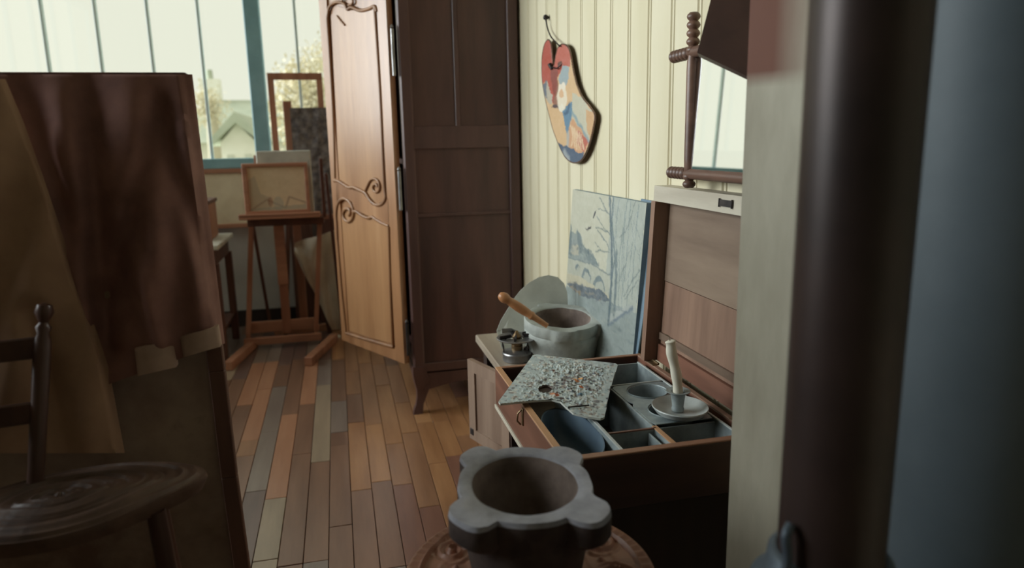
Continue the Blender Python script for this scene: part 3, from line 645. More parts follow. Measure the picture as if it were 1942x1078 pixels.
# ------------------------------------------------------------------ low cabinet under the box and mortar
TZ = .589
lc = thing('low_cabinet', 'low cabinet with scuffed pale top and dark carcass along the boarded wall', 'cabinet', (.66, 1.9, 0))
obj('top', box((.468, 1.275, TZ-.03), (XW-.006, 2.56, TZ), .004), M_table, lc)
obj('near_side', box((.50, 1.28, .0), (XW-.02, 1.295, TZ-.03)), M_tabdark, lc)
obj('far_side', box((.50, 2.50, .0), (XW-.02, 2.52, TZ-.03)), M_tabdark, lc)
obj('back', box((XW-.03, 1.29, .0), (XW-.02, 2.50, TZ-.03)), M_tabdark, lc)
obj('bottom_board', box((.50, 1.29, .06), (XW-.03, 2.50, .08)), M_tabdark, lc)
obj('front_frame', join(box((.49, 1.27, 0), (.51, 1.33, TZ-.03)), box((.49, 2.09, 0), (.51, 2.14, TZ-.03)), box((.49, 2.46, 0), (.51, 2.52, TZ-.03)), box((.49, 1.33, .02), (.51, 2.46, .08))), M_tabdark, lc)
obj('front_panel', box((.497, 1.33, .08), (.507, 1.75, TZ-.03)), M_tabdark, lc)
a = Vector((.488, 2.11, .27)); bb = at_z(887, 681, .562); bb.z = .27; u_ = (bb-a).normalized(); Ld = (bb-a).length; n_ = Vector((-u_.y, u_.x, 0))
if n_.dot(O-a) < 0: n_ = -n_
DH = .292
def cp(u, v, o=0): return a+u_*(u*Ld)+Vector((0, 0, v*DH))+n_*o
cd_ = obj('door', prism([cp(.1, .06, -.012), cp(.9, .06, -.012), cp(.9, .94, -.012), cp(.1, .94, -.012)], n_*.008), M_cabdoor, lc); cd_['label'] = 'grey-brown framed cupboard door standing ajar'
for u0_, u1_, v0_, v1_ in ((0, .17, 0, 1), (.83, 1, 0, 1), (.17, .83, .86, 1), (.17, .83, 0, .14)):
    obj('frame_bar', prism([cp(u0_, v0_, -.016), cp(u1_, v0_, -.016), cp(u1_, v1_, -.016), cp(u0_, v1_, -.016)], n_*.018), M_cabdoor, cd_)
obj('hinge', beam(cp(.93, .06, .003), cp(.93, .14, .003), .02, .003, n_), M_iron, cd_)
kp = Vector((.484, 1.72, .44)); obj('knob', lathe([(.004, 0), (.004, .008), (.011, .014), (.011, .02), (.001, .026)], kp, 14, (-1, 0, 0)), M_wax, lc, smooth=50)

# ------------------------------------------------------------------ paint box
BX0_, BX1_, BY0, BY1, BZ = .380, .800, 1.198, 1.798, .706
pb = thing('paint_box', 'open hinged wooden paint box with zinc-lined compartments on the cabinet', 'paint box', ((BX0_+BX1_)/2, (BY0+BY1)/2, TZ))
def topped(nm, a, b_, mat, me_, tk=.004):
    o = obj(nm, box(a, (b_[0], b_[1], b_[2]-tk), .001), mat, pb); obj('edge_strip', box((a[0], a[1], b_[2]-tk), b_, .0012), me_, o); return o
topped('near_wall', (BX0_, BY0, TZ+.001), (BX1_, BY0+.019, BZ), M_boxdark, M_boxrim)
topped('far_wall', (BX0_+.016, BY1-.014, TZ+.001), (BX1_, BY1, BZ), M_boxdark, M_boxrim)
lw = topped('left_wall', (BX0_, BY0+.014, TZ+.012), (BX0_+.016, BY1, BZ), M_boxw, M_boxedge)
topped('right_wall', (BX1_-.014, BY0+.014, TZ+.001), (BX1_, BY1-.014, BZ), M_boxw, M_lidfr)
obj('metal_edge', box((BX0_-.004, BY0, TZ+.001), (BX0_+.016, BY1, TZ+.012), .001), M_lidtop, pb)
obj('bottom', box((BX0_+.016, BY0+.014, TZ+.002), (BX1_-.014, BY1-.014, TZ+.008)), M_zincfl, pb)
hy = at_x(992, 795, BX0_).y; hz = at_x(992, 790, BX0_).z
obj('ring_handle', join(tube([Vector((BX0_-.003, hy+.0, hz+.016)), Vector((BX0_-.012, hy+.0, hz+.008)), Vector((BX0_-.014, hy, hz-.010)), Vector((BX0_-.006, hy, hz-.020))], .0022, 8), box((BX0_-.003, hy-.006, hz-.022), (BX0_+.001, hy+.006, hz+.02), .001)), M_brass, pb, smooth=50)
XI = (.507, .620, .766)
ZI = .697
def div(nm, x0, y0, x1, y1, zt=ZI, t=.005, mat=M_zinc, mt=M_zinc, zb=TZ+.008):
    o = obj(nm, beam((x0, y0, (zb+zt)/2), (x1, y1, (zb+zt)/2), t, zt-zb, (0, 0, 1), .0008), mat, pb)
    if mt is not mat: obj('edge_strip', beam((x0, y0, zt+.001), (x1, y1, zt+.001), t+.001, .003, (0, 0, 1), .0005), mt, o)
    return o
div('divider', XI[0], BY0+.014, XI[0], 1.41, .702, .006, M_zinc, M_enamel)
div('divider', XI[0], 1.305, XI[1], 1.305, .70, .005, M_zinc, M_boxw)
div('divider', XI[1], BY0+.014, XI[1], 1.315, .70, .010, M_zinc, M_boxedge)
div('divider', XI[1]-.018, BY0+.016, XI[1]-.018, 1.30, .694, .004)
div('divider', XI[1], 1.32, XI[1], 1.565, .70, .006, M_zinc, M_zinc)
div('divider', .53, 1.578, XI[2], 1.578, .70, .004, M_zinc, M_enamel)
div('divider', XI[2], BY0+.016, XI[2], 1.735, .701, .004, M_zinc, M_enamel)
div('divider', .53, 1.735, XI[2], 1.735, .70, .004)
div('divider', .53, 1.58, .53, 1.735, .70, .004)
div('divider', XI[1]+.006, 1.318, XI[2], 1.318, .694, .003)
# cup plate with two round holes
pxa, pxb, pya, pyb = XI[1]+.003, XI[2]-.002, 1.322, 1.575
def holed(x0, x1, y0, y1, z, t, holes, n=32):
    V, Fc = [], []
    ymid = sum(h[1] for h in holes)/len(holes); segs = [(ymid, y1, holes[0]), (y0, ymid, holes[1])]
    for ya, yb, (hx, hy_, hr) in segs:
        k = len(V)
        for zz in (z, z-t):
            for i in range(n):
                an = 2*math.pi*i/n; cx_, sy_ = math.cos(an), math.sin(an)
                s = min(((x1-hx)/cx_ if cx_ > 1e-6 else (x0-hx)/cx_ if cx_ < -1e-6 else 9), ((yb-hy_)/sy_ if sy_ > 1e-6 else (ya-hy_)/sy_ if sy_ < -1e-6 else 9))
                V.append((hx+s*cx_, hy_+s*sy_, zz)); V.append((hx+hr*cx_, hy_+hr*sy_, zz))
        for i in range(n):
            j = (i+1) % n; A0, A1, B0, B1 = k+2*i, k+2*i+1, k+2*j, k+2*j+1; o_ = 2*n
            Fc += [(A0, B0, B1, A1), (A0+o_, A1+o_, B1+o_, B0+o_), (A1, B1, B1+o_, A1+o_), (A0, A0+o_, B0+o_, B0)]
    return V, Fc
h1 = (.694, 1.515, .046); h2 = (.694, 1.388, .048)
cpz = obj('cup_plate', holed(pxa, pxb, pya, pyb, .701, .002, (h1, h2)), M_zinc, pb)
for h in (h1, h2): obj('cup', lathe([(h[2]+.003, .004), (h[2]+.003, .001), (h[2], .001), (h[2]-.001, -.06), (.0001, -.06), (.0001, -.062), (h[2]+.001, -.062), (h[2]+.0015, 0)], (h[0], h[1], .7005), 36, closed=True), M_zinc, cpz, smooth=40)
obj('pan', lathe([(.001, .012), (.02, .012), (.040, .022), (.050, .045), (.0535, .094), (.0555, .095), (.053, .045), (.043, .018), (.022, .006), (.001, .006)], (.4505, 1.36, TZ+.009), 48, sy=2.4), M_gpan, pb, smooth=50)
# lid
lx0, lx1, lz0, lz1, ly0, ly1 = .824, .850, .708, 1.180, 1.20, 1.745
def LD(y, t, o=0): return Vector((lerp(lx0, lx1, t)-o, y, lerp(lz0, lz1, t)))
ld = obj('lid', prism([LD(ly0+.015, .01), LD(ly1-.015, .01), LD(ly1-.015, .99), LD(ly0+.015, .99)], (.008, 0, 0)), M_lid, pb)
def lbar(nm, y0, y1, t0, t1, d, mat, base=0.0): return obj(nm, prism([LD(y0, t0, base), LD(y1, t0, base), LD(y1, t1, base), LD(y0, t1, base)], (-d, 0, 0)), mat, ld)
lbar('top_rail', ly0, ly1, .915, 1, .048, M_lidtop, -.008)
lbar('stile', ly1-.024, ly1, 0, .915, .054, M_lidfr, -.008); lbar('stile', ly0, ly0+.024, 0, .915, .054, M_lidfr, -.008)
lbar('bottom_rail', ly0+.028, ly1-.028, 0, .10, .02, M_boxw, -.01)
lbar('upper_board', ly0+.03, ly1-.03, .47, .912, .006, M_lid, 0); lbar('lower_board', ly0+.03, ly1-.03, .105, .464, .004, M_lidfr, 0)
lbar('batten', ly0+.03, ly1-.03, .13, .17, .010, M_lid, 0)
ly_ = at_x(1371, 382, .80).y
obj('latch', join(*[prism([LD(ly_-.028, t0, .0405), LD(ly_+.028, t0, .0405), LD(ly_+.028, t1, .0405), LD(ly_-.028, t1, .0405)], (-.003, 0, 0)) for t0, t1 in ((.945, .975),)],
     tube([LD(ly_-.026, .94, .043), LD(ly_-.026, .98, .043)], .002, 6), tube([LD(ly_+.026, .94, .043), LD(ly_+.026, .98, .043)], .002, 6)), M_iron, ld)
for y in (1.70, 1.28): obj('hinge', join(box((BX1_-.014, y-.018, BZ), (BX1_+.004, y+.018, BZ+.002)), tube([(BX1_+.002, y-.018, BZ+.004), (BX1_+.002, y+.018, BZ+.004)], .003, 8)), M_brass, pb)

# ------------------------------------------------------------------ candle holder and candle
cx, cy = .703, 1.362; cz = .7045
ch = thing('candlestick', 'pale enamel saucer candlestick on the zinc cup plate of the paint box', 'candlestick', (cx, cy, cz))
obj('saucer', lathe([(.001, 0), (.034, 0), (.05, .006), (.0575, .015), (.0595, .0165), (.0605, .014), (.052, .002), (.036, -.0005), (.001, -.0005)], (cx, cy, cz+.0005), 44, sy=1.1), M_enamel, ch, smooth=40)
obj('cup', lathe([(.001, .003), (.013, .003), (.014, .008), (.0125, .012), (.0155, .04), (.018, .045), (.0265, .048), (.0265, .0495), (.016, .0475), (.0135, .04), (.0115, .012), (.001, .012)], (cx-.002, cy+.006, cz), 30), M_zinc, ch, smooth=40)
zs = [cz+.014, cz+.05, cz+.08, cz+.105, cz+.135, cz+.155, cz+.17]
path = [Vector((cx-.002, cy+.006, zs[0])), Vector((cx-.003, cy+.006, zs[1])), Vector((cx-.006, cy+.007, zs[2])), Vector((cx-.011, cy+.008, zs[3])), Vector((cx-.018, cy+.010, zs[4])), Vector((cx-.020, cy+.011, zs[5])), Vector((cx-.0215, cy+.012, zs[6]-.006))]
cn = thing('candle', 'bent white candle with a bare curled wick', 'candle', tuple(path[0]))
sp = smoothpath(path, 5); rr_ = [.0112+.0008*math.sin(i*.7) for i in range(len(sp))]; rr_[-1] = .0075; rr_[-2] = .0105
obj('wax', tube(sp, rr_, 18), M_wax, cn, smooth=50)
tp = path[-1]; obj('wick', tube(smoothpath([tp-Vector((0, 0, .003)), tp+Vector((-.002, 0, .006)), tp+Vector((-.005, .0, .011)), tp+Vector((-.011, .002, .014))], 4), .0013, 6), M_wick, cn, smooth=60)

# ------------------------------------------------------------------ crusted palette lying over the box
pz = [at_z(1012, 672, .735), at_z(1172, 690, .727), at_z(1145, 795, .714), at_z(943, 765, .722)]
cp_ = thing('crusted_palette', 'square palette crusted with dried paint resting across the paint box', 'palette', tuple(sum(pz, Vector())/4))
def PQ(u, v): return lerp(lerp(pz[0], pz[1], u), lerp(pz[3], pz[2], u), v)
pn = (pz[1]-pz[0]).cross(pz[3]-pz[0]).normalized()
if pn.z < 0: pn = -pn
# (u,v): v=1 near edge; notch in the near edge
outl = [(0, .03), (.03, 0), (.5, 0), (.97, 0), (1, .03), (.985, .5), (1, .97), (.97, 1), (.85, 1), (.72, .98), (.63, .90), (.56, .83), (.47, .82), (.3, .88), (.03, 1), (0, .97)]
fine_o = outl
def inq(u, v, P=fine_o): return inpoly(u, v, P)
hole = (.36, .66, .07)
NU, NVv = 110, 90
rs_ = random.Random(9)
def crust(u, v):
    e = min(u, 1-u, v, 1-v); m_ = max(0, min(1, (e-.04)/.12)); a = noise.noise(Vector((u*22, v*22, 1.3)))
    b_ = noise.noise(Vector((u*48, v*48, 4.1))); c_ = noise.noise(Vector((u*6, v*6, 8)))
    h = max(0, a*.7+b_*.5+.12+.3*c_); return h*.0042*m_*(.5+.9*max(0, 1-abs(u-.6)*1.6))
A = Art(NU+1, NVv+1, L3(172, 182, 180)); rngp = random.Random(3)
for i in range(700):
    u, v = rngp.random(), rngp.random(); c = rngp.choice([L3(196, 202, 194), L3(140, 154, 158), L3(96, 88, 90), L3(180, 170, 156), L3(206, 206, 196), L3(128, 112, 102), L3(160, 178, 180)])
    A.ell(u, v, rngp.uniform(.008, .03), rngp.uniform(.008, .02), c, .8)
for i in range(160):
    u, v = rngp.gauss(.62, .2), rngp.gauss(.5, .22); A.ell(u, v, rngp.uniform(.008, .022), rngp.uniform(.006, .016), rngp.choice([L3(66, 56, 58), L3(58, 66, 84), L3(84, 66, 60), L3(48, 42, 44)]), .9)
for u, v, c in ((.6, .42, (206, 138, 60)), (.63, .45, (200, 120, 60)), (.7, .55, (190, 100, 50)), (.5, .74, (180, 90, 50)), (.56, .78, (60, 40, 36)), (.45, .73, (186, 120, 80)), (.72, .68, (96, 130, 150)), (.33, .3, (110, 84, 78)), (.66, .4, (214, 150, 84))):
    A.ell(u, v, .028, .02, L3(*c), 1)
A.noise(.03, 5, 40)
dd = [(p[0]-hole[0], p[1]-hole[1]) for p in outl]
def hq(u, v): return ((u-hole[0])**2+((v-hole[1])*1.0)**2)**.5 > hole[2]
obj('board', prism([PQ(u, v)-pn*.005 for u, v in outl if True], pn*.0001), M_tabdark, cp_)
def keepq(u, v): return inq(u, v) and hq(u, v)
art_mesh('paint_crust', A, lambda u, v: PQ(u, v)+pn*crust(u, v), cp_, keep=keepq)['kind'] = 'stuff'
# board body with the thumb hole: rim of hole + edge band
edge = [PQ(u, v) for u, v in outl]
n_e = len(edge); Vv = [tuple(p) for p in edge]+[tuple(p-pn*.005) for p in edge]; obj('board_edge', (Vv, [(i, (i+1) % n_e, n_e+(i+1) % n_e, n_e+i) for i in range(n_e)]), M_pal2, cp_)
hv = [PQ(hole[0]+(hole[2]+.003)*math.cos(a*math.pi/16), hole[1]+(hole[2]+.003)*math.sin(a*math.pi/16)) for a in range(32)]
obj('thumb_hole_rim', join(([tuple(p+pn*.0008) for p in hv]+[tuple(p-pn*.0049) for p in hv], [(i, (i+1) % 32, 32+(i+1) % 32, 32+i) for i in range(32)])), M_stone_in, cp_)
obj('dried_brush_hair', tube([PQ(.66, .93)+pn*.004, PQ(.84, .86)+pn*.005], .0018, 6), M_iron, cp_)

# ------------------------------------------------------------------ mortars
def mortar(name, label, c, R, rin, H, mat, lugs, base_r, tilt=None, sy=1.0, depth=.62, floor_r=.45):
    """c: base centre; lugs: list of (angle deg, length beyond R, half width)"""
    t = thing(name, label, 'mortar', c); cx_, cy_, cz_ = c; n = 96; V = []; 
    def rad(an, base, lugf):
        r = base
        for la, ln, hw, lo in lugs:
            d = (an-math.radians(la)+math.pi) % (2*math.pi)-math.pi; w_ = abs(d)*base
            if w_ < hw*1.25:
                k = 1-(w_/(hw*1.25))**3.0; r = max(r, base+(ln*max(0, k)**.62)*lugf)
        return r
    rings = [(base_r*.98, 0, 0), (base_r, .06, 0), (lerp(base_r, R, .35), .3, 0), (lerp(base_r, R, .7), .55, .0), (lerp(base_r, R, .86), .66, .12), (R*.96, .71, .85), (R, .76, 1), (R, .95, 1), (R*.985, 1, .97)]
    for r, z, lf in rings:
        for j in range(n): an = 2*math.pi*j/n; q_ = rad(an, r, lf); V.append((cx_+q_*math.cos(an), cy_+q_*math.sin(an)*sy, cz_+z*H))
    inner = [(rin*1.02, 1.0), (rin*.985, .975), (rin*.93, .8), (rin*.82, .6), (rin*.64, .44), (rin*floor_r, 1-depth), (rin*.2, 1-depth-.02), (.001, 1-depth-.03)]
    for r, z in inner:
        for j in range(n): an = 2*math.pi*j/n; V.append((cx_+r*math.cos(an), cy_+r*math.sin(an)*sy, cz_+z*H))
    k = len(rings)+len(inner)
    Fo = [(i*n+j, i*n+(j+1) % n, (i+1)*n+(j+1) % n, (i+1)*n+j) for i in range(len(rings)) for j in range(n)]
    Fi = [((i)*n+j, i*n+(j+1) % n, (i+1)*n+(j+1) % n, (i+1)*n+j) for i in range(len(rings), k-1) for j in range(n)]
    Fo.append(tuple(range(n))[::-1]); vf = (V, Fo+Fi)
    if tilt is not None: vf = rot(vf, c, tilt)
    vs = []
    for v in vf[0]:
        v = Vector(v); a = noise.noise_vector(v*28)*.0016; vs.append(v+a)
    o = obj('bowl', (vs, vf[1]), mat, t, smooth=55); o.data.materials.append(M_stone_in); o.data.materials.append(M_stone_shade)
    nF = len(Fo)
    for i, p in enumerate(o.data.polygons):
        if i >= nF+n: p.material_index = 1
        elif i < 7*n and mat is M_stone: p.material_index = 2  # painted shade on the outer side below the rim
    return t
ST = Vector((.26, 1.0, .62))
tl = Matrix.Rotation(math.radians(3.0), 3, Vector((math.cos(-YAW), math.sin(-YAW), 0)))
mortar('mortar', 'grey stone mortar with four lugs on the carved round stool', (.253, .997, .6235), .104, .082, .160, M_stone,
       [(133-13.5, .030, .025, 0), (48-13.5, .028, .024, 0), (224-13.5, .034, .030, 0), (322-13.5, .038, .026, 0)], .086, tl, 1.12, .8)
c2 = at_z(1064, 598, .726)
c2 = Vector((c2.x, c2.y, TZ))
mortar('mortar', 'pale stone mortar with a wooden pestle on the cabinet before the landscape painting', (c2.x, c2.y, TZ+.001), .128, .096, .134, M_stone2,
       [(-30, .045, .022, 0), (100, .02, .022, 0), (255, .012, .03, 0)], .118, Matrix.Rotation(math.radians(6), 3, 'X'), 1.05, .7, .75)
ps = thing('pestle', 'turned boxwood pestle leaning in the pale stone mortar', 'pestle', tuple(c2+Vector((-.06, 0, .08))))
hd = at_d(953, 563, 2.24); tpz = at_d(1028, 612, 2.26)
ax = (tpz-hd); Lp = ax.length; ax.normalize(); r_ = .0155
endp = Lp+.02
obj('handle', lathe([(.0005, -.014), (.009, -.012), (.0145, -.004), (.017, .006), (.0155, .016), (.0125, .022), (.0140, .034), (.0155, .06), (.0145, .085), (.012, .105), (.0135, .108), (.0135, .114), (.0105, .118), (.008, endp), (.0005, endp+.002)], hd, 22, ax), M_pestle, ps, smooth=50)

# ------------------------------------------------------------------ round palette leaning behind the mortar
nn = Vector((-.12, -.97, .22)).normalized(); p0 = Vector((.6, 2.345, TZ))
rpt = [at_pl(x, y, p0, nn) for x, y in ((942, 628), (950, 608), (962, 588), (974, 568), (988, 550), (1004, 536), (1022, 526), (1040, 522), (1058, 526), (1070, 538), (1076, 556), (1078, 600))]
bot = [Vector((rpt[-1].x, 2.35, TZ+.001)), Vector((rpt[0].x+.01, 2.34, TZ+.001))]
cc = at_pl(1020, 600, p0, nn)
lean = thing('round_palette', 'pale rounded bare palette leaning behind the pale stone mortar', 'palette', (cc.x, cc.y, TZ))
obj('board', prism(rpt+bot, nn*-.006), M_pal2, lean)

# ------------------------------------------------------------------ spirit burner
bc_ = at_z(981, 683, TZ)
sb = thing('spirit_burner', 'small metal spirit burner with ring top on the pale cabinet corner', 'burner', tuple(bc_))
B = lambda *p: (bc_.x, bc_.y, TZ)
obj('tank', lathe([(.001, 0), (.046, 0), (.049, .003), (.048, .02), (.05, .026), (.048, .03), (.035, .034), (.018, .036), (.001, .036)], B(), 36), M_steel, sb, smooth=40)
obj('filler_cap', lathe([(.008, 0), (.009, .008), (.004, .013), (.001, .014)], (bc_.x+.03, bc_.y-.005, TZ+.032), 14), M_steel, sb, smooth=50)
obj('stem', lathe([(.018, .034), (.019, .05), (.017, .052), (.019, .054), (.019, .068), (.014, .072), (.001, .073)], B(), 20), M_brass, sb, smooth=40)
obj('ring_plate', lathe([(.024, .072), (.066, .074), (.068, .077), (.066, .079), (.024, .077)], B(), 36, closed=True), M_steel, sb, smooth=40)
for an in (200, 95, 335, 250, 20):
    a = math.radians(an); p = Vector((bc_.x+math.cos(a)*.045, bc_.y+math.sin(a)*.045, TZ+.086)); d = Vector((math.cos(a), math.sin(a), 0))
    obj('pan_support', join(beam(p-d*.022, p+d*.022, .006, .012), beam(p-Vector((0, 0, .008)), p, .008, .008)), M_iron, sb)
obj('burner_head', lathe([(.012, .073), (.016, .082), (.01, .09), (.004, .1), (.001, .101)], B(), 16), M_brass, sb, smooth=50)
for an in (185, 300, 60):
    a = math.radians(an); q0 = Vector((bc_.x+math.cos(a)*.046, bc_.y+math.sin(a)*.046, TZ+.03)); q1 = Vector((bc_.x+math.cos(a)*.05, bc_.y+math.sin(a)*.05, TZ+.074))
    mid = (q0+q1)/2; tan = Vector((-math.sin(a), math.cos(a), 0))
    obj('bracket', join(tube([q0, q0+Vector((0, 0, .01)), mid+tan*.006, q1-Vector((0, 0, .01)), q1], .002, 6), tube([q0+Vector((0, 0, .01)), mid-tan*.006, q1-Vector((0, 0, .01))], .002, 6)), M_iron, sb)
obj('windshield_flap', prism([Vector(B())+Vector(v) for v in ((-.045, .02, .09), (-.045, .02, .106), (-.01, .035, .1), (.012, .045, .088), (-.01, .035, .086))], (0, .003, 0)), M_steel, sb)

# ------------------------------------------------------------------ landscape painting leaning on the wall
XT, XB = .850, .808
ZT = 1.125
def pxx(z): return lerp(XB, XT, (z-TZ)/(ZT-TZ))
yL, yR = 2.49, 1.845
pt = thing('landscape_painting', 'unframed grey-blue landscape with arched bridge and bare trees leaning on the wall', 'painting', ((XT+XB)/2, 2.17, TZ))
def PT(u, v, o=0): z = lerp(ZT, TZ, v); return Vector((pxx(z)-o, lerp(yL, yR, u), z))
obj('canvas', prism([PT(0, 0, .0), PT(1, 0, 0), PT(1, 1, 0), PT(0, 1, 0)], (-.016, 0, 0)), mottled('blue grey canvas edge', srgb(110, 130, 142), srgb(130, 148, 156), 14, .7), pt)
A = Art(190, 230, L3(196, 198, 176)); A.V, A.U = A.V, A.U
def pv(L):
    out = []
    for x, y in L:
        xl = 115-(y-65)*.072; xr = 712-(y-125)*.03; u = (x-xl)/(xr-xl); top = 65+(x-115)*.1; out.append((u, (y-top)/1290))
    return out
asp = .81*1.0
sky2 = L3(184, 188, 170); A.poly([(0, 0), (.62, 0), (.62, .55), (0, .55)], L3(200, 200, 176)); A.poly([(.6, 0), (1, 0), (1, .7), (.6, .7)], L3(170, 182, 174), .8)
dkb = L3(104, 126, 132); mid = L3(140, 156, 154)
A.poly(pv([(70, 640), (95, 420), (150, 440), (165, 400), (200, 440), (240, 530), (300, 560), (350, 600), (385, 650), (330, 660), (80, 665)]), mid, .9)
A.poly(pv([(165, 400), (195, 440), (215, 520), (240, 560), (200, 600), (170, 500)]), dkb, .7); A.poly(pv([(95, 360), (108, 400), (110, 520), (85, 640), (70, 640)]), dkb, .8)
A.poly(pv([(110, 540), (180, 530), (185, 620), (100, 625)]), L3(186, 182, 160), .9)
A.poly(pv([(240, 540), (300, 540), (350, 600), (380, 648), (270, 640)]), dkb, .6)
A.poly(pv([(75, 660), (330, 650), (480, 680), (475, 850), (70, 790)]), L3(182, 186, 168)); A.line(pv([(75, 665), (330, 652), (480, 684)]), .006, dkb, .8)
for cx_, cy_, rw, rh in ((178, 745, 24, 50), (268, 800, 45, 105), (388, 830, 52, 110)):
    A.poly(pv([(cx_+rw*math.cos(a*math.pi/10), cy_-rh*math.sin(a*math.pi/10)) for a in range(11)]), L3(118, 138, 142)); A.poly(pv([(cx_+6+rw*.75*math.cos(a*math.pi/10), cy_+4-rh*.72*math.sin(a*math.pi/10)) for a in range(11)]), L3(176, 182, 168))
A.poly(pv([(60, 800), (220, 790), (480, 840), (480, 870), (250, 900), (60, 880)]), L3(196, 190, 160)); 
A.poly(pv([(60, 885), (250, 850), (330, 840), (400, 820), (480, 860), (480, 885), (330, 930), (230, 945), (100, 920)]), L3(104, 118, 128)); A.poly(pv([(100, 905), (215, 905), (220, 940), (110, 935)]), L3(178, 158, 124), .8)
A.poly(pv([(0, 900), (250, 945), (480, 890), (720, 880), (720, 1400), (0, 1400)]), L3(146, 162, 160)); 
A.poly(pv([(480, 980), (640, 840), (690, 850), (530, 1010), (480, 1050)]), L3(170, 180, 176)); A.line(pv([(490, 1050), (660, 860)]), .012, L3(110, 132, 146))
A.line(pv([(455, 105), (468, 300), (482, 420), (490, 600), (490, 860), (480, 1060)]), .016, L3(92, 116, 126)); A.line(pv([(480, 105), (478, 300), (500, 440), (512, 560), (495, 700)]), .008, L3(100, 124, 132))
A.line(pv([(520, 500), (528, 800), (520, 960)]), .016, L3(100, 124, 132), .9)
rt = random.Random(2)
for x, y0_, y1_ in ((545, 200, 900), (585, 320, 900), (565, 110, 700), (620, 400, 860), (650, 150, 800), (600, 130, 700), (690, 620, 800), (510, 120, 500)):
    A.line(pv([(x+rt.uniform(-20, 30), y0_), (x, (y0_+y1_)/2), (x+rt.uniform(-10, 10), y1_)]), .0045, L3(124, 146, 150), .8)
for L in ([(460, 240), (420, 200), (370, 110)], [(440, 215), (360, 205)], [(475, 380), (420, 350), (350, 270)], [(460, 370), (400, 360), (340, 350)], [(470, 500), (430, 440), (390, 390)], [(465, 515), (400, 530), (340, 470)], [(430, 440), (360, 370)], [(400, 525), (345, 540)], [(600, 820), (680, 660)], [(590, 800), (690, 580)], [(540, 400), (600, 300), (640, 120)], [(550, 700), (600, 560)]):
    A.line(pv(L), .0045, L3(118, 136, 136), .85)
A.poly(pv([(315, 275), (330, 230), (345, 222), (338, 250), (322, 285)]), L3(60, 62, 70)); A.poly(pv([(240, 378), (275, 372), (305, 342), (300, 372), (268, 390)]), L3(66, 64, 72)); A.ell(*pv([(265, 385)])[0], .03, .01, L3(110, 108, 108), .6)
for k in range(26):
    x = rt.uniform(500, 700); y = rt.uniform(150, 700); L_ = rt.uniform(40, 150); sl = rt.uniform(-.5, .5)
    A.line(pv([(x, y+L_), (x+sl*L_*.5, y+L_*.4), (x+sl*L_, y)]), .003, L3(132, 150, 152), .7)
for k in range(60):
    x = rt.uniform(70, 700); y = rt.uniform(880, 1350); A.ell(*pv([(x, y)])[0], rt.uniform(.02, .07), rt.uniform(.004, .012), rt.choice([L3(120, 140, 146), L3(160, 170, 162), L3(104, 122, 130)]), .5, .6)
for k in range(50):
    x = rt.uniform(90, 470); y = 880+rt.uniform(-30, 50); A.ell(*pv([(x, y)])[0], rt.uniform(.01, .04), rt.uniform(.003, .01), rt.choice([L3(84, 100, 112), L3(128, 140, 146), L3(150, 146, 130)]), .7, .5)
for k in range(40):
    x = rt.uniform(95, 380); y = rt.uniform(480, 650)
    if y > 430+(x-95)*.62: A.ell(*pv([(x, y)])[0], rt.uniform(.01, .03), rt.uniform(.008, .02), rt.choice([L3(96, 118, 126), L3(150, 162, 158), L3(120, 138, 140)]), .6, .6)
g_ = A.a.mean(axis=2, keepdims=True); A.a = (g_+(A.a-g_)*.75)*.80*np.array([1.03, 1.0, .96])*(1-.35*np.clip(A.V-.45, 0, 1)[..., None])  # shading towards the bottom is painted into the picture colours
A.rough(.0045, 7, 40); A.noise(.016, 8, 26)
art_mesh('picture', A, lambda u, v: PT(u, v, .0165), pt)
c2p = thing('spare_canvas', 'narrow blue-grey canvas edge standing behind the landscape painting', 'canvas', (.84, 1.80, TZ))
obj('canvas', prism([Vector((.80, 1.84, TZ)), Vector((.80, 1.93, TZ)), Vector((.858, 1.93, 1.13)), Vector((.858, 1.795, 1.13))], (-.004, 0, 0)), mottled('slate blue canvas', srgb(96, 118, 134), srgb(116, 136, 148), 10, .7), c2p)

# ------------------------------------------------------------------ carved round stool under the near mortar
cs = thing('carved_stool', 'round carved reddish wood stool with acanthus scrolls under the grey mortar', 'stool', (ST.x, ST.y, 0))
RS = .202
def carve(r, a):
    h = 0.0; t = r/RS
    k = 9; seg = (a*k/(2*math.pi)) % 1.0; sgn = 1 if int(a*k/(2*math.pi)) % 2 else -1
    u = (seg-.5)*2*math.pi/k*r; v = r-RS*.70; d = math.hypot(u, v); an = math.atan2(v, u*sgn)
    sp_ = math.sin(d*300-an*1.0*2)
    if d < .040: h += .0040*max(-.5, math.sin(d*380-an*2.0))*(1-d/.05)
    u2 = ((seg) if seg < .5 else seg-1)*2*math.pi/k*r; d2 = math.hypot(u2, r-RS*.60)
    if d2 < .03: h += .003*max(0, math.cos(d2*230))*(1-d2/.034)
    if .86 < t < .90: h += .0035*math.sin((t-.86)/.04*math.pi)
    if .90 < t < .97: h += .0022*(.5+.5*math.cos(a*64))
    if t >= .97: h += .001
    return h*2.4
na, nr = 360, 84; V = []; Fc = []
for i in range(nr+1):
    r = RS*i/nr if i else .0005
    for j in range(na):
        a = 2*math.pi*j/na; z = .62+carve(r, a)*(1 if r > .098 else 0) - (0.004 if i == nr else 0)
        V.append((ST.x+r*math.cos(a), ST.y+r*math.sin(a), z))
for i in range(nr):
    for j in range(na): Fc.append((i*na+j, i*na+(j+1) % na, (i+1)*na+(j+1) % na, (i+1)*na+j))
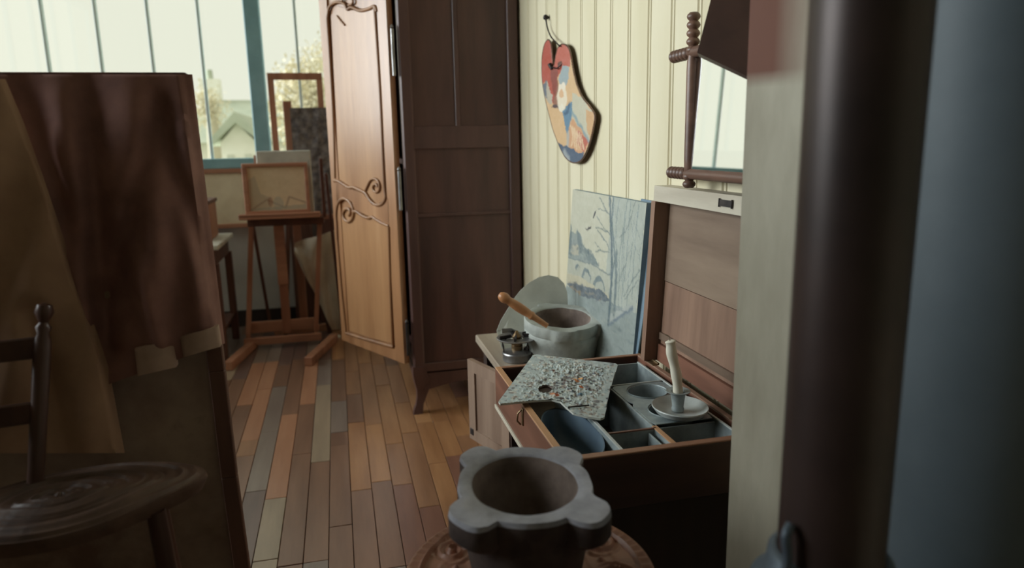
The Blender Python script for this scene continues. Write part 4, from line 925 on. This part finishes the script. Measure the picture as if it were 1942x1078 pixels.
for zz in (.596,):
    b0 = len(V)
    for j in range(na): a = 2*math.pi*j/na; V.append((ST.x+RS*.99*math.cos(a), ST.y+RS*.99*math.sin(a), zz))
    for j in range(na): Fc.append((nr*na+j, nr*na+(j+1) % na, b0+(j+1) % na, b0+j))
    Fc.append(tuple(range(b0, b0+na)))
obj('seat', (V, Fc), M_carve, cs, smooth=60)
for k in range(3):
    a = math.radians(90+120*k+20); p = Vector((ST.x+.12*math.cos(a), ST.y+.12*math.sin(a), .597)); q_ = Vector((ST.x+.17*math.cos(a), ST.y+.17*math.sin(a), 0))
    obj('leg', tube([p, lerp(p, q_, .3), lerp(p, q_, .5), lerp(p, q_, .8), q_], [.018, .024, .016, .02, .014], 14), M_dkwood, cs, smooth=50)

# ------------------------------------------------------------------ cream post, stove pipe, plaster column, dark board
pa, pb_ = at_d(1397, 600, 1.20), at_d(1508, 600, 1.12); pa.z = pb_.z = 0
pd = (pb_-pa).normalized(); pnn = Vector((-pd.y, pd.x, 0)); 
if pnn.dot(pa) < 0: pnn = -pnn
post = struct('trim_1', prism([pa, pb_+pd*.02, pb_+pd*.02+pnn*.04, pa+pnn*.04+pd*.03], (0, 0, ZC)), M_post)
# soft brown shadow of the hanging board, painted into the post's top colour
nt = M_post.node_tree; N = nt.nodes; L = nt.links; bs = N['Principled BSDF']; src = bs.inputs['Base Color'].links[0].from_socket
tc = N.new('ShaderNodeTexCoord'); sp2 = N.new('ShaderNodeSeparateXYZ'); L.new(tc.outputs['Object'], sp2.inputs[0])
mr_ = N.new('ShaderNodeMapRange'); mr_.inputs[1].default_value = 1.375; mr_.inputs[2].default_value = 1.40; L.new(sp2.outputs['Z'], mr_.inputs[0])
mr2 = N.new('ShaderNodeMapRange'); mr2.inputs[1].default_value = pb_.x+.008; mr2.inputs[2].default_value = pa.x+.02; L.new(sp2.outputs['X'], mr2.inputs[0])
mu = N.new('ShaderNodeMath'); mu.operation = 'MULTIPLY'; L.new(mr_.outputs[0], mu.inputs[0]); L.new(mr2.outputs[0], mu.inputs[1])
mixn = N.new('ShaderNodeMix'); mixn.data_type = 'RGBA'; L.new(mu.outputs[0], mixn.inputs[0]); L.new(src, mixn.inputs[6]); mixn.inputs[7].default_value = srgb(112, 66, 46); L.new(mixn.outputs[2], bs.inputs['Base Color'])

pc_ = at_d(1612, 539, .72)
sp_t = thing('stove_pipe', 'black sheet-iron stove pipe running floor to ceiling at the right', 'stove pipe', (pc_.x, pc_.y, .5))
RP = .0545
obj('pipe', lathe([(RP, .80), (RP, ZC-.001)], (pc_.x, pc_.y, 0), 48), M_pipe, sp_t, smooth=60)
obj('seam', box((pc_.x+RP*.2, pc_.y+RP*.95, .75), (pc_.x+RP*.2+.008, pc_.y+RP+.003, ZC-.01)), M_pipe, sp_t)
cz_ = .855
obj('flared_collar', lathe([(RP+.001, cz_+.0), (RP+.003, cz_+.0), (RP+.010, cz_-.006), (RP+.012, cz_-.03), (RP+.028, cz_-.045), (RP+.034, cz_-.06), (RP+.034, cz_-.2), (RP+.03, cz_-.2), (RP+.02, cz_-.05), (RP+.001, cz_-.035)], (pc_.x, pc_.y, 0), 48, closed=True), M_collar, sp_t, smooth=50)
cps = at_d(1462, 985, .83)
obj('clip', tube(smoothpath([(pc_.x-RP-.004, pc_.y-.01, cz_+.045), (pc_.x-RP-.012, pc_.y-.014, cz_+.035), (pc_.x-RP-.010, pc_.y-.016, cz_+.01), (pc_.x-RP-.016, pc_.y-.016, cz_-.02), (pc_.x-RP-.03, pc_.y-.02, cz_-.05)], 4), .0055, 8), M_collar, sp_t, smooth=60)
stv = thing('stove', 'dark cast iron stove under the black pipe at the lower right', 'stove', (pc_.x, pc_.y, 0))
obj('body', lathe([(.001, .04), (.13, .04), (.15, .08), (.14, .5), (.12, .54), (.10, .56), (.001, .56)], (pc_.x, pc_.y, 0), 40), M_iron, stv, smooth=40)
for k in range(3):
    a = 2*math.pi*k/3+.4; obj('foot', tube([(pc_.x+.1*math.cos(a), pc_.y+.1*math.sin(a), .05), (pc_.x+.13*math.cos(a), pc_.y+.13*math.sin(a), .0)], [.02, .014], 8), M_iron, stv)
obj('neck', lathe([(.075, .55), (.06, .6), (.088, .66)], (pc_.x, pc_.y, 0), 32), M_iron, stv, smooth=40)
angc = YAW+math.atan((1700-971)/1377); rc, dc = .115, 1.08; ac = angc+math.asin(rc/dc)
ccx, ccy = dc*math.sin(ac), dc*math.cos(ac)
struct('trim_2', lathe([(rc, .735), (rc, ZC)], (ccx, ccy, 0), 72), M_column, smooth=60)
struct('trim_3', lathe([(rc*.97, 0), (rc*.97, .72), (rc, .735)], (ccx, ccy, 0), 72), M_colbase, smooth=60)
bq = [at_d(1366, -70, 1.30), at_d(1322, 100, 1.30), at_d(1428, 150, 1.25), at_d(1440, -70, 1.25)]
bn = (bq[1]-bq[0]).cross(bq[2]-bq[1]).normalized(); bq[3] = at_pl(1440, -70, bq[0], bn)
if bn.dot(O-bq[0]) > 0: bn = -bn
dbd = thing('hanging_board', 'dark wooden board hanging tilted against the post above the mirror', 'board', tuple(bq[0]))
v_, f_ = prism(bq, bn*.02); obj('board', (v_, f_), M_board, dbd)
obj('string', tube([bq[0]+bn*.01, Vector((bq[0].x+.03, bq[0].y+.0, ZC-.001))], .0015, 6), M_wick, dbd)
obj('string', tube([bq[3]+bn*.01, Vector((bq[0].x+.03, bq[0].y+.0, ZC-.001))], .0015, 6), M_wick, dbd)

# ------------------------------------------------------------------ draped screen, smock, coat, rush stool at left
YS = 1.44
scr = thing('canvas_screen', 'paint-stained canvas screen filling the left foreground, brown smock over it', 'screen', (-.8, YS, 0))
def S_(px, py, Y=YS): return at_y(px, py, Y)
right = [(355, 149), (380, 330), (408, 560), (425, 700), (448, 900), (478, 1120)]
rp = [S_(x, y) for x, y in right]; zb = .10
rp.append(Vector((rp[-1].x+.045, YS, zb)))
obj('panel', prism([Vector((-1.35, YS, rp[0].z))]+rp+[Vector((-1.35, YS, zb))], (0, .012, 0)), M_stain, scr)
obj('edge_batten', join(*[beam(rp[i]+Vector((-.012, -.004, 0)), rp[i+1]+Vector((-.012, -.004, 0)), .03, .02, (0, 1, 0)) for i in range(2, len(rp)-1)]), M_batten, scr)
obj('top_rail', beam(Vector((-1.36, YS+.006, rp[0].z-.005)), rp[0]+Vector((0, .006, -.005)), .03, .03), M_easd, scr)
obj('foot', box((-1.3, YS-.12, 0), (-1.26, YS+.22, .1), .004), M_easd, scr); obj('foot', box((-.2, YS-.08, 0), (-.16, YS+.22, .1), .004), M_easd, scr)
sm = thing('brown_smock', 'reddish-brown linen smock draped over the top of the canvas screen', 'smock', (-.55, YS-.02, .8))
def seg_d(x, y, a, b_):
    dx, dy = b_[0]-a[0], b_[1]-a[1]; t = max(0, min(1, ((x-a[0])*dx+(y-a[1])*dy)/(dx*dx+dy*dy))); return math.hypot(x-a[0]-t*dx, y-a[1]-t*dy)
def fold(x, y):
    h = .046
    for a, b_, w_, am in (((165, 150), (205, 660), 26, -.022), ((300, 200), (215, 560), 20, -.016), ((300, 190), (410, 560), 20, -.018), ((50, 150), (180, 560), 30, -.016),
                          ((250, 160), (310, 640), 40, .018), ((110, 180), (170, 600), 26, .012), ((345, 250), (380, 620), 22, .014), ((230, 420), (300, 660), 20, .010)):
        d = seg_d(x, y, a, b_); h += 1.5*am*math.exp(-(d/w_)**2)
    h += .004*math.sin(x*.05+y*.012)+.006*noise.noise(Vector((x*.012, y*.006, 2))); return h
def smf(u, v):
    xl = lerp(-150, 120, v); xr = 361+(v*62); x = lerp(xl, xr, u); yb = lerp(760, 652, u); y = lerp(141, yb, v)
    h = fold(x, y); ed = min(1, .12+v*2.2); p = S_(x, y, YS-.012-h*ed); 
    if u > .96: p = S_(x+3, y, YS-.008-h*ed*(1-u)/.04*.6)
    return p
obj('body', grid(smf, 90, 80, (0, .004, 0)), M_smock, sm, smooth=80)
obj('back_fall', grid(lambda u, v: Vector((lerp(-1.2, rp[0].x+.002, u), YS+.02+.012*math.sin(u*30)*v, lerp(rp[0].z+.004, 1.0, v))), 60, 10, (0, .003, 0)), M_smock, sm, smooth=80)
obj('shoulder', tube([Vector((-1.2, YS+.004, rp[0].z-.002)), rp[0]+Vector((-.004, .004, -.002))], .011, 12), M_smock, sm, smooth=80)
for (x0_, y0_), (x1_, y1_), w0 in (((255, 672), (328, 655), 52), ((342, 650), (412, 630), 38)):
    def cf(u, v): return S_(lerp(x0_, x1_, u)+v*6, lerp(y0_, y1_, u)+v*w0-10, YS-.074-.014*math.sin(math.pi*u))
    o = obj('cuff', grid(cf, 12, 8, (0, .02, 0)), M_cuff, sm, smooth=80); o['label'] = 'faded paler cuff'
co = thing('tan_coat', 'lighter tan coat sleeve hanging over the left side of the brown smock', 'coat', (-.9, YS-.08, .8))
def cof(u, v):
    ys = [150, 230, 330, 420, 520, 620, 700, 860]; xs = [8, 42, 78, 108, 142, 178, 205, 235]
    y = lerp(150, 860, v); i = 0
    while i < 6 and y > ys[i+1]: i += 1
    xr = lerp(xs[i], xs[i+1], (y-ys[i])/(ys[i+1]-ys[i])); x = lerp(-220, xr, u)
    h = .062+.02*math.sin(math.pi*min(1, u*1.0))**.5+.008*math.sin(x*.04+y*.01)
    d = seg_d(x, y, (60, 600), (130, 860)); h -= .022*math.exp(-(d/26)**2); return S_(x, y, YS-.02-h+(.03 if u > .97 else 0))
obj('cloth', grid(cof, 60, 70, (0, .005, 0)), M_smock2, co, smooth=80)

sc = at_d(118, 938, 1.10); SR = .165; SZt = sc.z; CA = math.radians(14)
rsx = thing('rush_chair', 'dark rush-seated chair with knobbed back posts in front of the draped screen', 'chair', (sc.x, sc.y, 0))
def cpt(x, y, z): return Vector((sc.x+x*math.cos(CA)-y*math.sin(CA), sc.y+x*math.sin(CA)+y*math.cos(CA), z))
def seatf(r, a, top):
    w_ = .0025*math.sin(r*420)+.003*math.sin(a*2)**2; return SZt+(w_ if top else -.03)-(.012*(r/SR)**6)
V = []; na, nr = 96, 30
for i in range(nr+1):
    r = SR*i/nr if i else .0005
    for j in range(na): a = 2*math.pi*j/na; sq = 1+.05*math.cos(4*a); V.append(cpt(r*1.18*sq*math.cos(a), r*sq*.66*math.sin(a), seatf(r, a, True)))
Fc = [(i*na+j, i*na+(j+1) % na, (i+1)*na+(j+1) % na, (i+1)*na+j) for i in range(nr) for j in range(na)]
for dr, dz in ((1.01, -.02), (.97, -.035)):
    for j in range(na): a = 2*math.pi*j/na; sq = 1+.05*math.cos(4*a); V.append(cpt(SR*dr*1.18*sq*math.cos(a), SR*dr*sq*.66*math.sin(a), SZt+dz))
for i in range(nr, nr+2):
    for j in range(na): Fc.append((i*na+j, i*na+(j+1) % na, (i+1)*na+(j+1) % na, (i+1)*na+j))
Fc.append(tuple(range((nr+2)*na, (nr+3)*na)))
obj('rush_seat', (V, Fc), M_straw, rsx, smooth=60)
lg = []
for sx_, sy_ in ((1, 1), (-1, 1), (1, -1), (-1, -1)):
    p = cpt(sx_*.125, sy_*.065, SZt-.03); q_ = cpt(sx_*.165, sy_*.09, 0); lg.append((p, q_))
    obj('leg', tube([p, lerp(p, q_, .4), lerp(p, q_, .7), q_], [.014, .017, .015, .012], 12), M_dkwood, rsx, smooth=60)
for i, j, t in ((0, 2, .22), (0, 2, .38), (1, 3, .3), (0, 1, .26), (2, 3, .26), (2, 3, .5)):
    obj('stretcher', tube([lerp(lg[i][0], lg[i][1], t), lerp(lg[j][0], lg[j][1], t)], .009, 8), M_dkwood, rsx, smooth=60)
kb = at_d(84, 588, 1.14); kf = cpt(-.045, .07, SZt-.02); kax = (kb-kf)
for off in (Vector((0, 0, 0)), Vector((-.17, -.03, 0))):
    Lk = kax.length
    obj('back_post', lathe([(.012, 0), (.013, Lk-.05), (.009, Lk-.038), (.012, Lk-.028), (.007, Lk-.02), (.014, Lk-.004), (.011, Lk+.008), (.001, Lk+.012)], kf+off, 16, kax), M_dkwood, rsx, smooth=50)
for t in (.45, .8): obj('back_slat', beam(kf+kax*t, kf+kax*t+Vector((-.17, -.03, 0)), .010, .035), M_dkwood, rsx)
